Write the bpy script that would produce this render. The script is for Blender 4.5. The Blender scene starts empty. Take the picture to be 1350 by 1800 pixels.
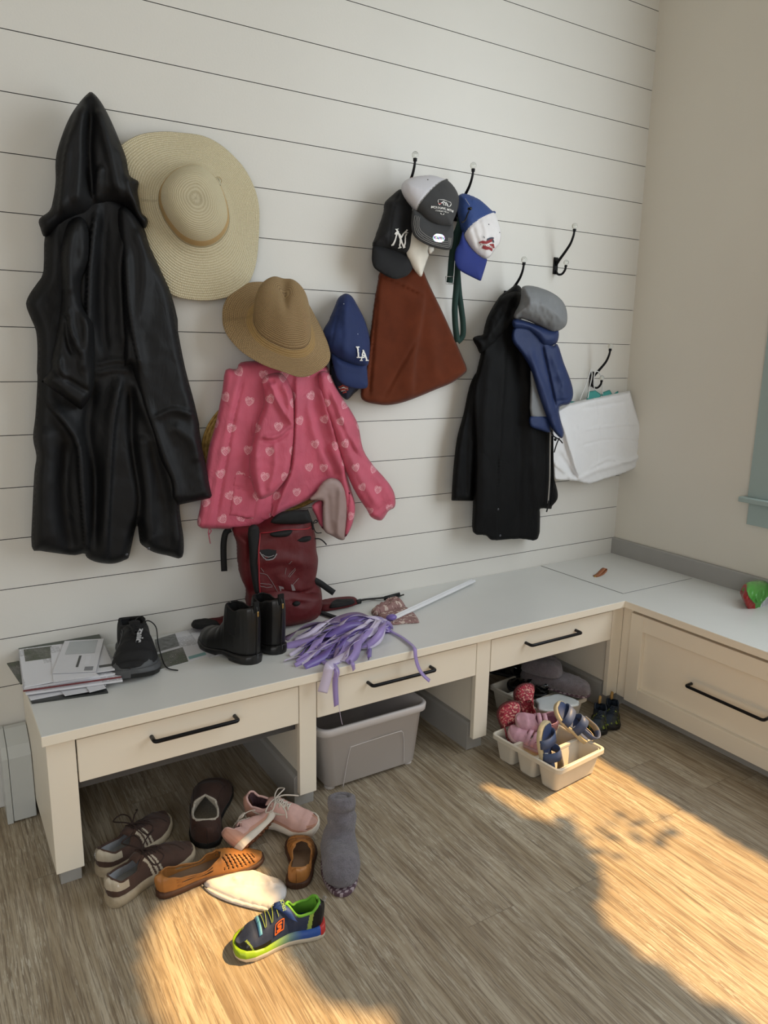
import bpy, bmesh, math, random
import numpy as np
from mathutils import Vector, Matrix
from mathutils.geometry import delaunay_2d_cdt
random.seed(7); RNG = np.random.default_rng(7)
SC = bpy.context.scene; COL = SC.collection
# ---------------------------------------------------------------- camera
CAM = np.array([0.4280, -2.3430, 1.3820]); FPX = 1306.45
YAW, PIT, ROL = 0.5593, 0.2128, 0.0174
def _basis():
    cy, sy = math.cos(YAW), math.sin(YAW); cp, sp = math.cos(PIT), math.sin(PIT); cr, sr = math.cos(ROL), math.sin(ROL)
    f = np.array([sy*cp, cy*cp, -sp]); rt = np.array([cy, -sy, 0.]); up = np.cross(rt, f)
    return cr*rt+sr*up, -sr*rt+cr*up, f
RT, UP, FW = _basis()
cam = bpy.data.cameras.new('camera'); camo = bpy.data.objects.new('camera', cam); COL.objects.link(camo)
cam.sensor_fit = 'HORIZONTAL'; cam.sensor_width = 36.0; cam.lens = 36.0*FPX/1350.0; cam.clip_start = .05
m3 = Matrix(((RT[0], UP[0], -FW[0]), (RT[1], UP[1], -FW[1]), (RT[2], UP[2], -FW[2])))
camo.matrix_world = Matrix.Translation(Vector(CAM)) @ m3.to_4x4(); SC.camera = camo
# ---------------------------------------------------------------- light
SC.view_settings.view_transform = 'Standard'; SC.view_settings.look = 'None'
SC.view_settings.gamma = 1; SC.view_settings.use_curve_mapping = False; SC.view_settings.exposure = 0.0
W = bpy.data.worlds.new('sky'); SC.world = W; W.use_nodes = True
bg = W.node_tree.nodes['Background']; bg.inputs[0].default_value = (.75, .85, 1, 1); bg.inputs[1].default_value = 1.0
def lamp(name, kind, loc, direction, energy, color, **kw):
    l = bpy.data.lights.new(name, kind); l.energy = energy; l.color = color
    for k, v in kw.items(): setattr(l, k, v)
    o = bpy.data.objects.new(name, l); COL.objects.link(o); o.location = loc
    o.rotation_euler = Vector(direction).to_track_quat('-Z', 'Y').to_euler(); return o
SUN = np.array([-.70, .25, -1.0])
lamp('sun', 'SUN', (6, -3, 6), SUN, 9.2, (1.0, .61, .23), angle=math.radians(.55))
lamp('window_daylight', 'AREA', (3.17, -1.95, 1.95), (-1, .12, -.22), 45, (.87, .94, 1.0), shape='RECTANGLE', size=2.1, size_y=2.1)
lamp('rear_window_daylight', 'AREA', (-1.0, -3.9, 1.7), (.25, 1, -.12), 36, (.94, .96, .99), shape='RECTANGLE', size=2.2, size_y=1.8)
# ---------------------------------------------------------------- pixel -> place
def ray(u, v): return FW*FPX + RT*(u-675) - UP*(v-900)
def PW(u, v, d=0.): r = ray(u, v); t = (-d-CAM[1])/r[1]; return CAM+t*r
def PZ(u, v, z=0.): r = ray(u, v); t = (z-CAM[2])/r[2]; return CAM+t*r
def PX(u, v, x): r = ray(u, v); t = (x-CAM[0])/r[0]; return CAM+t*r
# ---------------------------------------------------------------- materials
def lin(c):
    if isinstance(c, str): c = tuple(int(c[i:i+2], 16)/255 for i in (0, 2, 4))
    return tuple((x/12.92 if x <= .04045 else ((x+.055)/1.055)**2.4) for x in c)
class N:                                   # tiny node-expression helper
    def __init__(s, nt, sock): s.nt, s.s = nt, sock
    def _m(s, op, *a):
        n = s.nt.nodes.new('ShaderNodeMath'); n.operation = op
        for i, x in enumerate((s,)+a):
            if isinstance(x, N): s.nt.links.new(x.s, n.inputs[i])
            else: n.inputs[i].default_value = x
        return N(s.nt, n.outputs[0])
    def __add__(s, o): return s._m('ADD', o)
    def __sub__(s, o): return s._m('SUBTRACT', o)
    def __mul__(s, o): return s._m('MULTIPLY', o)
    def __truediv__(s, o): return s._m('DIVIDE', o)
    def __pow__(s, o): return s._m('POWER', o)
    def lt(s, o): return s._m('LESS_THAN', o)
    def gt(s, o): return s._m('GREATER_THAN', o)
    def floor(s): return s._m('FLOOR')
    def fract(s): return s._m('FRACT')
    def abs(s): return s._m('ABSOLUTE')
    def sin(s): return s._m('SINE')
    def cos(s): return s._m('COSINE')
    def max(s, o): return s._m('MAXIMUM', o)
    def min(s, o): return s._m('MINIMUM', o)
    def sqrt(s): return s._m('SQRT')
    def ramp(s, a, b):
        n = s.nt.nodes.new('ShaderNodeMapRange'); s.nt.links.new(s.s, n.inputs[0]); n.inputs[1].default_value = a; n.inputs[2].default_value = b
        return N(s.nt, n.outputs[0])
def coords(nt, kind='Object'):
    n = nt.nodes.new('ShaderNodeTexCoord'); sp = nt.nodes.new('ShaderNodeSeparateXYZ'); nt.links.new(n.outputs[kind], sp.inputs[0])
    return [N(nt, sp.outputs[i]) for i in range(3)]
def vec(nt, x, y, z=0.):
    n = nt.nodes.new('ShaderNodeCombineXYZ')
    for i, a in enumerate((x, y, z)):
        if isinstance(a, N): nt.links.new(a.s, n.inputs[i])
        else: n.inputs[i].default_value = a
    return n.outputs[0]
def noise(nt, v, scale=5., detail=3., rough=.5):
    n = nt.nodes.new('ShaderNodeTexNoise'); n.inputs['Scale'].default_value = scale; n.inputs['Detail'].default_value = detail; n.inputs['Roughness'].default_value = rough
    if v is not None: nt.links.new(v, n.inputs['Vector'])
    return N(nt, n.outputs[0])
def wnoise(nt, v):
    n = nt.nodes.new('ShaderNodeTexWhiteNoise'); nt.links.new(v, n.inputs['Vector']); return N(nt, n.outputs[0])
def mix(nt, f, a, b):
    n = nt.nodes.new('ShaderNodeMix'); n.data_type = 'RGBA'
    if isinstance(f, N): nt.links.new(f.s, n.inputs[0])
    else: n.inputs[0].default_value = f
    for i, c in ((6, a), (7, b)):
        if isinstance(c, (tuple, list)): n.inputs[i].default_value = (*c[:3], 1)
        else: nt.links.new(c, n.inputs[i])
    return n.outputs[2]
def bump(nt, h, strength=.3, dist=.002):
    n = nt.nodes.new('ShaderNodeBump'); n.inputs['Strength'].default_value = strength; n.inputs['Distance'].default_value = dist
    nt.links.new(h.s, n.inputs['Height']); return n.outputs[0]
MATS = {}
def mat(name, c, rough=.6, metal=0., var=.06, vs=14., bs=0., bd=.001, sheen=0., spec=.5, trans=0., alpha=1., ior=1.45, coat=0., wrk=None, fn=None):
    if name in MATS: return MATS[name]
    m = bpy.data.materials.new(name); m.use_nodes = True; nt = m.node_tree; b = nt.nodes['Principled BSDF']; MATS[name] = m
    c = lin(c); b.inputs['Roughness'].default_value = rough; b.inputs['Metallic'].default_value = metal
    b.inputs['Specular IOR Level'].default_value = spec; b.inputs['IOR'].default_value = ior
    b.inputs['Sheen Weight'].default_value = sheen; b.inputs['Transmission Weight'].default_value = trans
    b.inputs['Alpha'].default_value = alpha; b.inputs['Coat Weight'].default_value = coat
    tc = nt.nodes.new('ShaderNodeTexCoord')
    if fn: r = fn(nt, b, c); return m
    if var:
        n = noise(nt, tc.outputs['Object'], vs, 4.)
        o = mix(nt, n.ramp(.3, .7), tuple(x*(1-var) for x in c), tuple(min(1, x*(1+var)) for x in c)); nt.links.new(o, b.inputs['Base Color'])
    else: b.inputs['Base Color'].default_value = (*c, 1)
    nrm = None
    if wrk:
        u, v, _ = coords(nt, 'UV'); w = noise(nt, vec(nt, u, v), 7, 2); n = noise(nt, vec(nt, u*wrk[0]+w*1.2, v*wrk[1]+w*1.5), 1., 3, .45); n = (n-.5).abs()
        nrm = bump(nt, n, wrk[2], wrk[3])
    if bs:
        n = noise(nt, tc.outputs['Object'], bs, 3.); o2 = bump(nt, n, .5, bd)
        if nrm is not None: nt.links.new(nrm, o2.node.inputs['Normal'])
        nrm = o2
    if nrm is not None: nt.links.new(nrm, b.inputs['Normal'])
    return m
# ---------------------------------------------------------------- meshes
def link(name, V, F, m, parent=None, mi=None, smooth=True, uv=None):
    me = bpy.data.meshes.new(name); me.from_pydata([tuple(map(float, v)) for v in V], [], [tuple(map(int, f)) for f in F]); me.update()
    for x in (m if isinstance(m, (list, tuple)) else [m]): me.materials.append(x)
    if mi is not None: me.polygons.foreach_set('material_index', [int(i) for i in mi])
    if uv is not None:
        l = me.uv_layers.new(name='UVMap')
        for lp in me.loops: l.data[lp.index].uv = uv[lp.vertex_index]
    me.polygons.foreach_set('use_smooth', [smooth]*len(me.polygons)); me.update()
    o = bpy.data.objects.new(name, me); COL.objects.link(o)
    if parent:
        o.parent = parent
        if parent.name in WORLD: o.matrix_parent_inverse = parent.matrix_basis.inverted()
    return o
WORLD = set()
def wthing(name, label, cat, loc, group=None):      # a thing whose parts are built in room coordinates
    o = thing(name, label, cat, loc, group); WORLD.add(o.name); return o
SURF = {}
def on(o, u, v, off=.001):                          # point on a cloth body's front at the place seen at (u, v)
    P, Fv, to2, disp = SURF[o.name]; q = to2(u, v); d = np.hypot(*(P-q).T); k = np.argsort(d)[:7]; w = 1/(d[k]+1e-4)**1.5; w /= w.sum()
    return (Fv[k]*w[:, None]).sum(0)+disp*off
def printer(o, uc, vc, s=1., rot=0., off=.0012, shx=0.):   # maps flat artwork onto a cloth body
    c, n = math.cos(rot), math.sin(rot)
    return lambda x, y: on(o, uc+(x*c-y*n+shx*y)*s, vc-(x*n+y*c)*s, off)
def T(ox, oy, k): return lambda *P: [(ox+x/k, oy+y/k) for x, y in P]
def tag(o, label=None, cat=None, group=None, kind=None):
    if label: o['label'] = label
    if cat: o['category'] = cat
    if group: o['group'] = group
    if kind: o['kind'] = kind
    return o
def thing(name, label, cat, loc=(0, 0, 0), group=None, X=None, Z=(0, 0, 1), scale=1.):
    o = bpy.data.objects.new(name, None); COL.objects.link(o); tag(o, label, cat, group); o.empty_display_size = .05
    M = Matrix.Identity(3)
    if X is not None:
        x = Vector(X).normalized(); z = Vector(Z); z = (z - x*z.dot(x)).normalized(); y = z.cross(x)
        M = Matrix((x, y, z)).transposed()
    o.matrix_world = Matrix.Translation(Vector([float(a) for a in loc])) @ M.to_4x4() @ Matrix.Scale(scale, 4)
    return o
def mod(o, kind, **kw):
    m = o.modifiers.new(kind.lower(), kind)
    for k, v in kw.items(): setattr(m, k, v)
    return o
class MB:
    def __init__(s): s.V = []; s.F = []; s.M = []
    def add(s, V, F, m=0):
        b = len(s.V); s.V += [tuple(map(float, v)) for v in V]; s.F += [tuple(int(i)+b for i in f) for f in F]; s.M += [m]*len(F); return s
    def box(s, a, b, m=0):
        (x0, y0, z0), (x1, y1, z1) = [tuple(map(min, zip(a, b))), tuple(map(max, zip(a, b)))]
        V = [(x, y, z) for z in (z0, z1) for y in (y0, y1) for x in (x0, x1)]
        return s.add(V, [(0, 2, 3, 1), (4, 5, 7, 6), (0, 1, 5, 4), (2, 6, 7, 3), (0, 4, 6, 2), (1, 3, 7, 5)], m)
    def prism(s, pts, z0, z1, m=0, ax=2):
        n = len(pts)
        def q(p, z): return (p[0], p[1], z) if ax == 2 else ((p[0], z, p[1]) if ax == 1 else (z, p[0], p[1]))
        V = [q(p, z0) for p in pts]+[q(p, z1) for p in pts]
        F = [tuple(range(n))[::-1], tuple(range(n, 2*n))]+[(i, (i+1) % n, n+(i+1) % n, n+i) for i in range(n)]
        return s.add(V, F, m)
    def tube(s, pts, r, seg=10, m=0, flat=None):
        P = [np.array(p, float) for p in pts]; n = len(P); R = r if isinstance(r, (list, tuple, np.ndarray)) else [r]*n
        T = [P[min(i+1, n-1)]-P[max(i-1, 0)] for i in range(n)]; T = [t/(np.linalg.norm(t)+1e-12) for t in T]
        a = np.array([0, 0, 1.]) if abs(T[0][2]) < .9 else np.array([1., 0, 0])
        V = []
        for i in range(n):
            a = a-T[i]*(a@T[i]); a /= np.linalg.norm(a)+1e-12; b = np.cross(T[i], a)
            for k in range(seg):
                g = 2*math.pi*k/seg; V.append(P[i]+R[i]*(math.cos(g)*a+math.sin(g)*b*(flat or 1)))
        F = [(i*seg+k, i*seg+(k+1) % seg, (i+1)*seg+(k+1) % seg, (i+1)*seg+k) for i in range(n-1) for k in range(seg)]
        F += [tuple(range(seg))[::-1], tuple((n-1)*seg+k for k in range(seg))]
        return s.add(V, F, m)
    def lathe(s, prof, seg=24, m=0, M=None, c=(0, 0, 0)):
        n = len(prof); V = []
        for r, z in prof:
            for k in range(seg):
                g = 2*math.pi*k/seg; v = Vector((r*math.cos(g), r*math.sin(g), z))
                if M is not None: v = M @ v
                V.append((v[0]+c[0], v[1]+c[1], v[2]+c[2]))
        F = [(i*seg+k, i*seg+(k+1) % seg, (i+1)*seg+(k+1) % seg, (i+1)*seg+k) for i in range(n-1) for k in range(seg)]
        return s.add(V, F, m)
    def ball(s, c, r, m=0, seg=16, sc=(1, 1, 1), M=None):
        V = []; F = []; rings = seg//2
        for i in range(rings+1):
            e = -math.pi/2+math.pi*i/rings
            for k in range(seg):
                g = 2*math.pi*k/seg; v = Vector((r*sc[0]*math.cos(e)*math.cos(g), r*sc[1]*math.cos(e)*math.sin(g), r*sc[2]*math.sin(e)))
                if M is not None: v = M @ v
                V.append((v[0]+c[0], v[1]+c[1], v[2]+c[2]))
        F = [(i*seg+k, i*seg+(k+1) % seg, (i+1)*seg+(k+1) % seg, (i+1)*seg+k) for i in range(rings) for k in range(seg)]
        return s.add(V, F, m)
    def grid(s, fn, nu, nv, m=0, mf=None, cu=False):
        V = [fn(i/nu, j/nv) for i in range(nu+1) for j in range(nv+1)]; b = len(s.V); s.V += [tuple(map(float, v)) for v in V]
        for i in range(nu):
            for j in range(nv):
                s.F.append((b+i*(nv+1)+j, b+(i+1)*(nv+1)+j, b+(i+1)*(nv+1)+j+1, b+i*(nv+1)+j+1)); s.M.append(mf((i+.5)/nu, (j+.5)/nv) if mf else m)
        return s
    def build(s, name, m, parent=None, smooth=False, bevel=0., seg=2, weld=False, solid=0., sub=0):
        o = link(name, s.V, s.F, m, parent, s.M if isinstance(m, (list, tuple)) else None, smooth)
        if weld: mod(o, 'WELD', merge_threshold=.0004)
        if solid: mod(o, 'SOLIDIFY', thickness=solid, offset=0.)
        if bevel: mod(o, 'BEVEL', width=bevel, segments=seg, limit_method='ANGLE', angle_limit=.6)
        if sub: mod(o, 'SUBSURF', levels=sub, render_levels=sub)
        return o
def catmull(P, n=8, closed=False):
    P = [np.array(p, float) for p in P]; out = []; L = len(P)
    for i in range(L if closed else L-1):
        g = (lambda k: P[k % L]) if closed else (lambda k: P[max(0, min(L-1, k))])
        a, b, c, d = g(i-1), g(i), g(i+1), g(i+2)
        if np.allclose(b, c): continue
        for k in range(n):
            t = k/n; out.append(.5*((2*b)+(-a+c)*t+(2*a-5*b+4*c-d)*t*t+(-a+3*b-3*c+d)*t**3))
    if not closed: out.append(P[-1])
    return out
def resample(P, step, closed=True):
    P = [np.array(p, float) for p in P]; Q = P+[P[0]] if closed else P
    L = np.array([np.linalg.norm(Q[i+1]-Q[i]) for i in range(len(Q)-1)]); S = np.concatenate([[0], np.cumsum(L)]); n = max(3, int(S[-1]/step)); A = np.array(Q)
    t = np.linspace(0, S[-1], n+1)[: n if closed else n+1]
    return np.stack([np.interp(t, S, A[:, k]) for k in range(A.shape[1])], 1)
def segdist(p, A, B):            # p (n,2), A,B (m,2) -> dist, signed side, index, param
    d = B-A; l2 = (d**2).sum(1)+1e-12; out = np.full(len(p), 1e9); side = np.zeros(len(p)); par = np.zeros(len(p)); m = len(A)
    for i in range(m):
        w = p-A[i]; t = np.clip((w@d[i])/l2[i], 0, 1); q = w-t[:, None]*d[i]; r = np.hypot(q[:, 0], q[:, 1]); k = r < out
        out[k] = r[k]; side[k] = np.sign(d[i][0]*w[k, 1]-d[i][1]*w[k, 0]); par[k] = (i+t[k])/m
    return out, side, par
def inside(p, poly):
    c = np.zeros(len(p), bool); n = len(poly); j = n-1
    for i in range(n):
        (xi, yi), (xj, yj) = poly[i], poly[j]
        with np.errstate(divide='ignore', invalid='ignore'):
            k = ((yi > p[:, 1]) != (yj > p[:, 1])) & (p[:, 0] < (xj-xi)*(p[:, 1]-yi)/(yj-yi+1e-15)+xi)
        c ^= k; j = i
    return c
def foldfield(p, folds, to2, mx=1.):
    h = np.zeros(len(p))
    for f in folds:
        pts, amp, wd = f[:3]; kind = f[3] if len(f) > 3 else ''
        Q = np.array(catmull([to2(*q) for q in pts], 5)); d, s, t = segdist(p, Q[:-1], Q[1:])
        ww = np.full(len(p), wd)
        if kind == 'l': ww = np.where(s > 0, wd, wd*.22)
        if kind == 'r': ww = np.where(s < 0, wd, wd*.22)
        if kind == 'c': h += amp*np.exp(-(d/ww)**2); continue
        h += amp*np.exp(-(d/ww)**2)*np.clip(np.minimum(t, 1-t)*6+.25, 0, 1)
    return h
def vnoise(p, scale, seed=0):    # smooth value noise, -1..1
    r = np.random.default_rng(seed); G = r.random((64, 64))*2-1; q = p*scale+100; i = np.floor(q).astype(int); f = q-i; f = f*f*(3-2*f)
    g = lambda a, b: G[(i[:, 0]+a) % 64, (i[:, 1]+b) % 64]
    return (g(0, 0)*(1-f[:, 0])+g(1, 0)*f[:, 0])*(1-f[:, 1])+(g(0, 1)*(1-f[:, 0])+g(1, 1)*f[:, 0])*f[:, 1]
def cloth(name, outline, m, parent=None, d=.06, thick=.03, edge=.04, folds=(), res=.008, wr=.0015, wrs=30., disp=None, back=.5, plane='W', smooth=3, mfn=None, seed=0, tilt=0., pw=.8):
    """A solid cloth body: outline from the photo set at its own distance d from the wall (or height d for plane 'Z'), front and back surfaces bulging away from it."""
    if plane == 'W': to3 = lambda u, v: PW(u, v, d); ax = (0, 2)
    elif plane == 'Z': to3 = lambda u, v: PZ(u, v, d); ax = (0, 1)
    else: to3 = lambda u, v: PX(u, v, d); ax = (1, 2)
    to2 = lambda u, v: to3(u, v)[list(ax)]
    O = [to2(*q) for q in outline]
    O = catmull(O, smooth, True) if smooth else O
    O = resample(O, res); A, B = O, np.roll(O, -1, 0)
    mn, mxx = O.min(0), O.max(0); gx = np.arange(mn[0], mxx[0], res); gy = np.arange(mn[1], mxx[1], res*.866)
    G = np.array([(x+(res/2 if j % 2 else 0), y) for j, y in enumerate(gy) for x in gx]); G = G[inside(G, O)]
    dd, _, _ = segdist(G, A, B); G = G[dd > res*.55]
    allp = np.vstack([O, G]); n = len(O)
    r = delaunay_2d_cdt([Vector(p) for p in allp], [(i, (i+1) % n) for i in range(n)], [], 1, 1e-7)
    P = np.array([tuple(v) for v in r[0]]); T = [t for t in r[2]]
    d0, _, _ = segdist(P, A, B); rim = d0 < 1e-5
    x = np.clip(d0/edge, 0, 1); prof = (1-(1-x)**2)**pw
    h = thick*prof+(foldfield(P, folds, to2)+wr*vnoise(P, wrs, seed)+wr*.5*vnoise(P, wrs*2.7, seed+1))*np.clip(d0/.015, 0, 1)
    h = np.maximum(h, 0)
    if disp is None:
        disp = CAM-to3(*np.mean(np.array(outline), 0)); disp = disp/np.linalg.norm(disp)
        if plane == 'W': disp = disp/abs(disp[1]); disp[2] = 0
    disp = np.array(disp, float)
    base = np.zeros((len(P), 3)); base[:, ax[0]] = P[:, 0]; base[:, ax[1]] = P[:, 1]
    k = ({0, 1, 2}-set(ax)).pop(); base[:, k] = (-d if plane == 'W' else d)
    if tilt: zz = P[:, 1]; base += (tilt*(zz.max()-zz)/(zz.max()-zz.min()))[:, None]*disp
    Fv = base+h[:, None]*disp; nb = len(P); idx = np.arange(nb); inn = np.where(~rim)[0]; bi = idx.copy(); bi[inn] = nb+np.arange(len(inn))
    nrm = np.zeros(3); nrm[k] = 1. if plane == 'W' else -1.
    Bv = base[inn]+(back*thick*prof[inn])[:, None]*nrm
    F = [tuple(t) for t in T]+[tuple(bi[list(t)][::-1]) for t in T]; V = np.vstack([Fv, Bv])
    mi = None
    if mfn:
        c = np.array([P[list(t)].mean(0) for t in T]); a = list(mfn(c, to2)); mi = a+a
    # keep triangles facing the viewer
    o = link(name, V, F, m, parent, mi, True, uv=np.vstack([P, P[inn]])+(len(SURF) % 7)*.231); SURF[o.name] = (P, Fv, to2, disp/np.linalg.norm(disp)); return o
def ribbon(mb, pts, w, up=(0, 0, 1), m=0, tw=None):
    P = [np.array(p, float) for p in pts]; n = len(P); V = []
    for i in range(n):
        t = P[min(i+1, n-1)]-P[max(i-1, 0)]; t /= np.linalg.norm(t)+1e-12; u = np.array(up, float)
        if tw is not None: a = tw[i]; s = np.cross(t, u); s /= np.linalg.norm(s)+1e-9; u2 = np.cross(s, t); s = s*math.cos(a)+u2*math.sin(a)
        else: s = np.cross(t, u); s /= np.linalg.norm(s)+1e-9
        ww = w[i] if isinstance(w, (list, tuple, np.ndarray)) else w
        V += [P[i]-s*ww/2, P[i]+s*ww/2]
    mb.add(V, [(2*i, 2*i+1, 2*i+3, 2*i+2) for i in range(n-1)], m); return mb
def text2d(s, size=1., ax='CENTER', shear=0., bold=0.):
    c = bpy.data.curves.new('t', 'FONT'); c.body = s; c.size = size; c.align_x = ax; c.align_y = 'CENTER'; c.resolution_u = 3; c.shear = shear; c.offset = bold
    o = bpy.data.objects.new('t', c); COL.objects.link(o); bpy.context.view_layer.update()
    me = o.evaluated_get(bpy.context.evaluated_depsgraph_get()).to_mesh(); V = [(v.co.x, v.co.y) for v in me.vertices]; F = [tuple(p.vertices) for p in me.polygons]
    bpy.data.objects.remove(o); bpy.data.curves.remove(c); return V, F
def strokes2d(S, w):             # list of polylines -> flat ribbon outlines
    V = []; F = []
    for pl in S:
        P = list(resample([np.array(p, float) for p in pl[0]], max(.02, np.linalg.norm(np.ptp(np.array(pl[0], float), 0))/9), False)); ww = pl[1] if len(pl) > 1 else w; n = len(P); b = len(V)
        for i in range(n):
            t = P[min(i+1, n-1)]-P[max(i-1, 0)]; t /= np.linalg.norm(t)+1e-9; s = np.array((-t[1], t[0]))*ww/2; V += [tuple(P[i]-s), tuple(P[i]+s)]
        F += [(b+2*i, b+2*i+1, b+2*i+3, b+2*i+2) for i in range(n-1)]
    return V, F
def decal(name, VF, fn, m, parent, solid=.0006):
    V, F = VF
    o = link(name, [fn(*v) for v in V], F, m, parent, smooth=False)
    if solid: mod(o, 'SOLIDIFY', thickness=solid, offset=0.)
    return o

def dots(name, pts, r, m, parent, sc=(1, .5, 1)):
    for p in pts: MB().ball(p, r, sc=sc).build(name, m, parent, smooth=True)
# ================================================================ SETTING
XR, H, D = 3.197, .457, .522; SH, Z0 = .1498, .532; CEIL = 4.4
def wallpaint(name, c, rough=.5): return mat(name, c, rough, var=.015, vs=2.5, bs=160, bd=.0004)
M_ship = wallpaint('painted_shiplap', 'dfdcd5', .42)
M_gap = mat('shiplap_gap', '3a3834', .9)
M_wall = wallpaint('greige_wall_paint', 'e0dace', .7)
M_ceil = wallpaint('ceiling_paint', 'e8e6e0', .8)
M_cab = mat('bench_paint', 'f0e7d6', .38, var=.012, vs=5)
M_top = mat('bench_top_paint', 'd6d6d2', .3, var=.02, vs=6)
M_edge = M_cab
M_base = mat('grey_base_paint', 'a3a19d', .45, var=.02)
M_metal = mat('black_iron', '17171a', .38, .6, var=0)
def floor_fn(nt, b, c):
    x, y, z = coords(nt)
    u = (x-1.453)/.148; ci = u.floor(); fu = u.fract()
    r1 = wnoise(nt, vec(nt, ci, 3.3)); yy = (y+1.13)/1.2+r1*(ci.abs().gt(.5)); ri = yy.floor(); fv = yy.fract()
    rp = wnoise(nt, vec(nt, ci, ri, 1.7)); rq = wnoise(nt, vec(nt, ci, ri, 9.1))
    xw = x+noise(nt, vec(nt, x*2.+rp*5., y*.8), 3, 2)*.02
    g1 = noise(nt, vec(nt, xw+rp*7., y*.022, rq*9.), 340, 5, .62)
    g2 = noise(nt, vec(nt, xw+rp*3., y*.05, rq*5.), 55, 6, .62)
    g3 = noise(nt, vec(nt, x+rq*2., y*.4, rp*4.), 6, 4, .55)
    g4 = noise(nt, vec(nt, xw, y*.075, rp*9.), 240, 4, .7)
    g5 = noise(nt, vec(nt, xw+rq*4., y*.045, rp*3.), 110, 4, .6)
    base = mix(nt, g3.ramp(.3, .7), lin('948369'), lin('aa9d87'))
    base = mix(nt, g2.ramp(.42, .66), base, lin('bcb09b'))
    base = mix(nt, (g5.ramp(.52, .60))*.55, base, lin('705f4b'))
    base = mix(nt, (g1.ramp(.51, .58))*.5, base, lin('55483a'))
    base = mix(nt, (g4.ramp(.55, .61))*(g3.ramp(.40, .62))*.6, base, lin('dad3c2'))
    base = mix(nt, rp*.25, base, lin('77685a'))
    seam = ((fu-.5).abs().gt(.492)).max((fv-.5).abs().gt(.4987))
    base = mix(nt, seam*.5, base, lin('75695a'))
    nt.links.new(base, b.inputs['Base Color']); b.inputs['Roughness'].default_value = .5
    rg = (g1*.25+.38); nt.links.new(rg.s, b.inputs['Roughness'])
    hh = g1*.6+g4*.3-seam*1.2; nt.links.new(bump(nt, hh, .35, .0015), b.inputs['Normal'])
M_floor = mat('weathered_wood_planks', '8b7a66', fn=floor_fn)
st = lambda o, l=None: tag(o, l, kind='structure')
st(MB().box((-2.2, -4.2, -.05), (3.5, .1, 0)).build('floor', M_floor), 'weathered grey-brown wood-look plank floor')
prof = [(.06, -.05)]; z = Z0-4*SH; prof.append((0, -.05))
for k in range(-3, 40):
    zz = Z0+k*SH
    if zz > CEIL: break
    prof += [(0, zz-.0011), (.007, zz-.0011), (.007, zz+.0011), (0, zz+.0011)]
prof += [(0, CEIL), (.06, CEIL)]
mb = MB(); n = len(prof); V = [(x, p[0], p[1]) for x in (-2.2, XR+.06) for p in prof]
F = [(i, i+1, n+i+1, n+i) for i in range(n-1)]; mi = [1 if (prof[i][0] > .004 or prof[i+1][0] > .004) and i > 1 and i < n-2 else 0 for i in range(n-1)]
o = link('wall_back', V, F, [M_ship, M_gap], None, mi, False); st(o, 'white painted horizontal shiplap wall')
WY0, WY1, WZ0, WZ1 = -3.0, -.745, .93, 4.0
m_ = MB()
m_.box((XR, -4.2, -.05), (XR+.12, .06, WZ0)).box((XR, -4.2, WZ1), (XR+.12, .06, CEIL)).box((XR, WY1, WZ0), (XR+.12, .06, WZ1)).box((XR, -4.2, WZ0), (XR+.12, WY0, WZ1))
st(m_.build('wall_right', M_wall), 'plain greige painted side wall')
st(MB().box((-2.3, -4.2, -.05), (-2.2, .06, CEIL)).build('wall_left', M_wall))
st(MB().box((-2.3, -4.3, -.05), (XR+.12, -4.2, CEIL)).build('wall_front', M_wall))
st(MB().box((-2.3, -4.3, CEIL), (XR+.12, .1, CEIL+.1)).build('ceiling', M_ceil))
# window in the right wall, its casing and sill just enter the frame
M_trim = mat('pale_teal_trim_paint', 'a3b3b0', .4, var=.01)
wr_ = thing('window_1', 'pale teal painted window casing with sill on right wall', 'window', (XR, -1.8, .85)); wr_['kind'] = 'structure'
wr_.matrix_world = Matrix.Identity(4)
MB().box((XR-.019, WY1-.01, .845), (XR, -.655, 4.1)).box((XR-.019, WY0-.09, .845), (XR, WY0+.01, 4.1)).box((XR-.019, WY0, 4.0), (XR, WY1, 4.1)).build('window_casing', M_trim, wr_, bevel=.002)
MB().box((XR-.045, WY0-.12, .824), (XR, -.632, .845)).build('window_sill', M_trim, wr_, bevel=.004)
MB().box((XR-.016, WY0-.09, .735), (XR, -.662, .824)).build('window_apron', M_trim, wr_, bevel=.002)
# ---- grey upstand board along the right wall above the bench
o = MB().box((XR-.016, -2.6, H), (XR-.001, -.0005, .528)).prism([(XR-.016, .528), (XR-.001, .528), (XR-.001, .534), (XR-.012, .534)], -2.6, -.0005, ax=1).build('trim_1', M_base); st(o, 'grey upstand board along the right wall above bench')
o = MB().box((-2.2, -.016, 0), (.60, 0, .24)).build('baseboard_back', mat('white_baseboard', 'd9d8d4', .45), bevel=.003); st(o)
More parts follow.
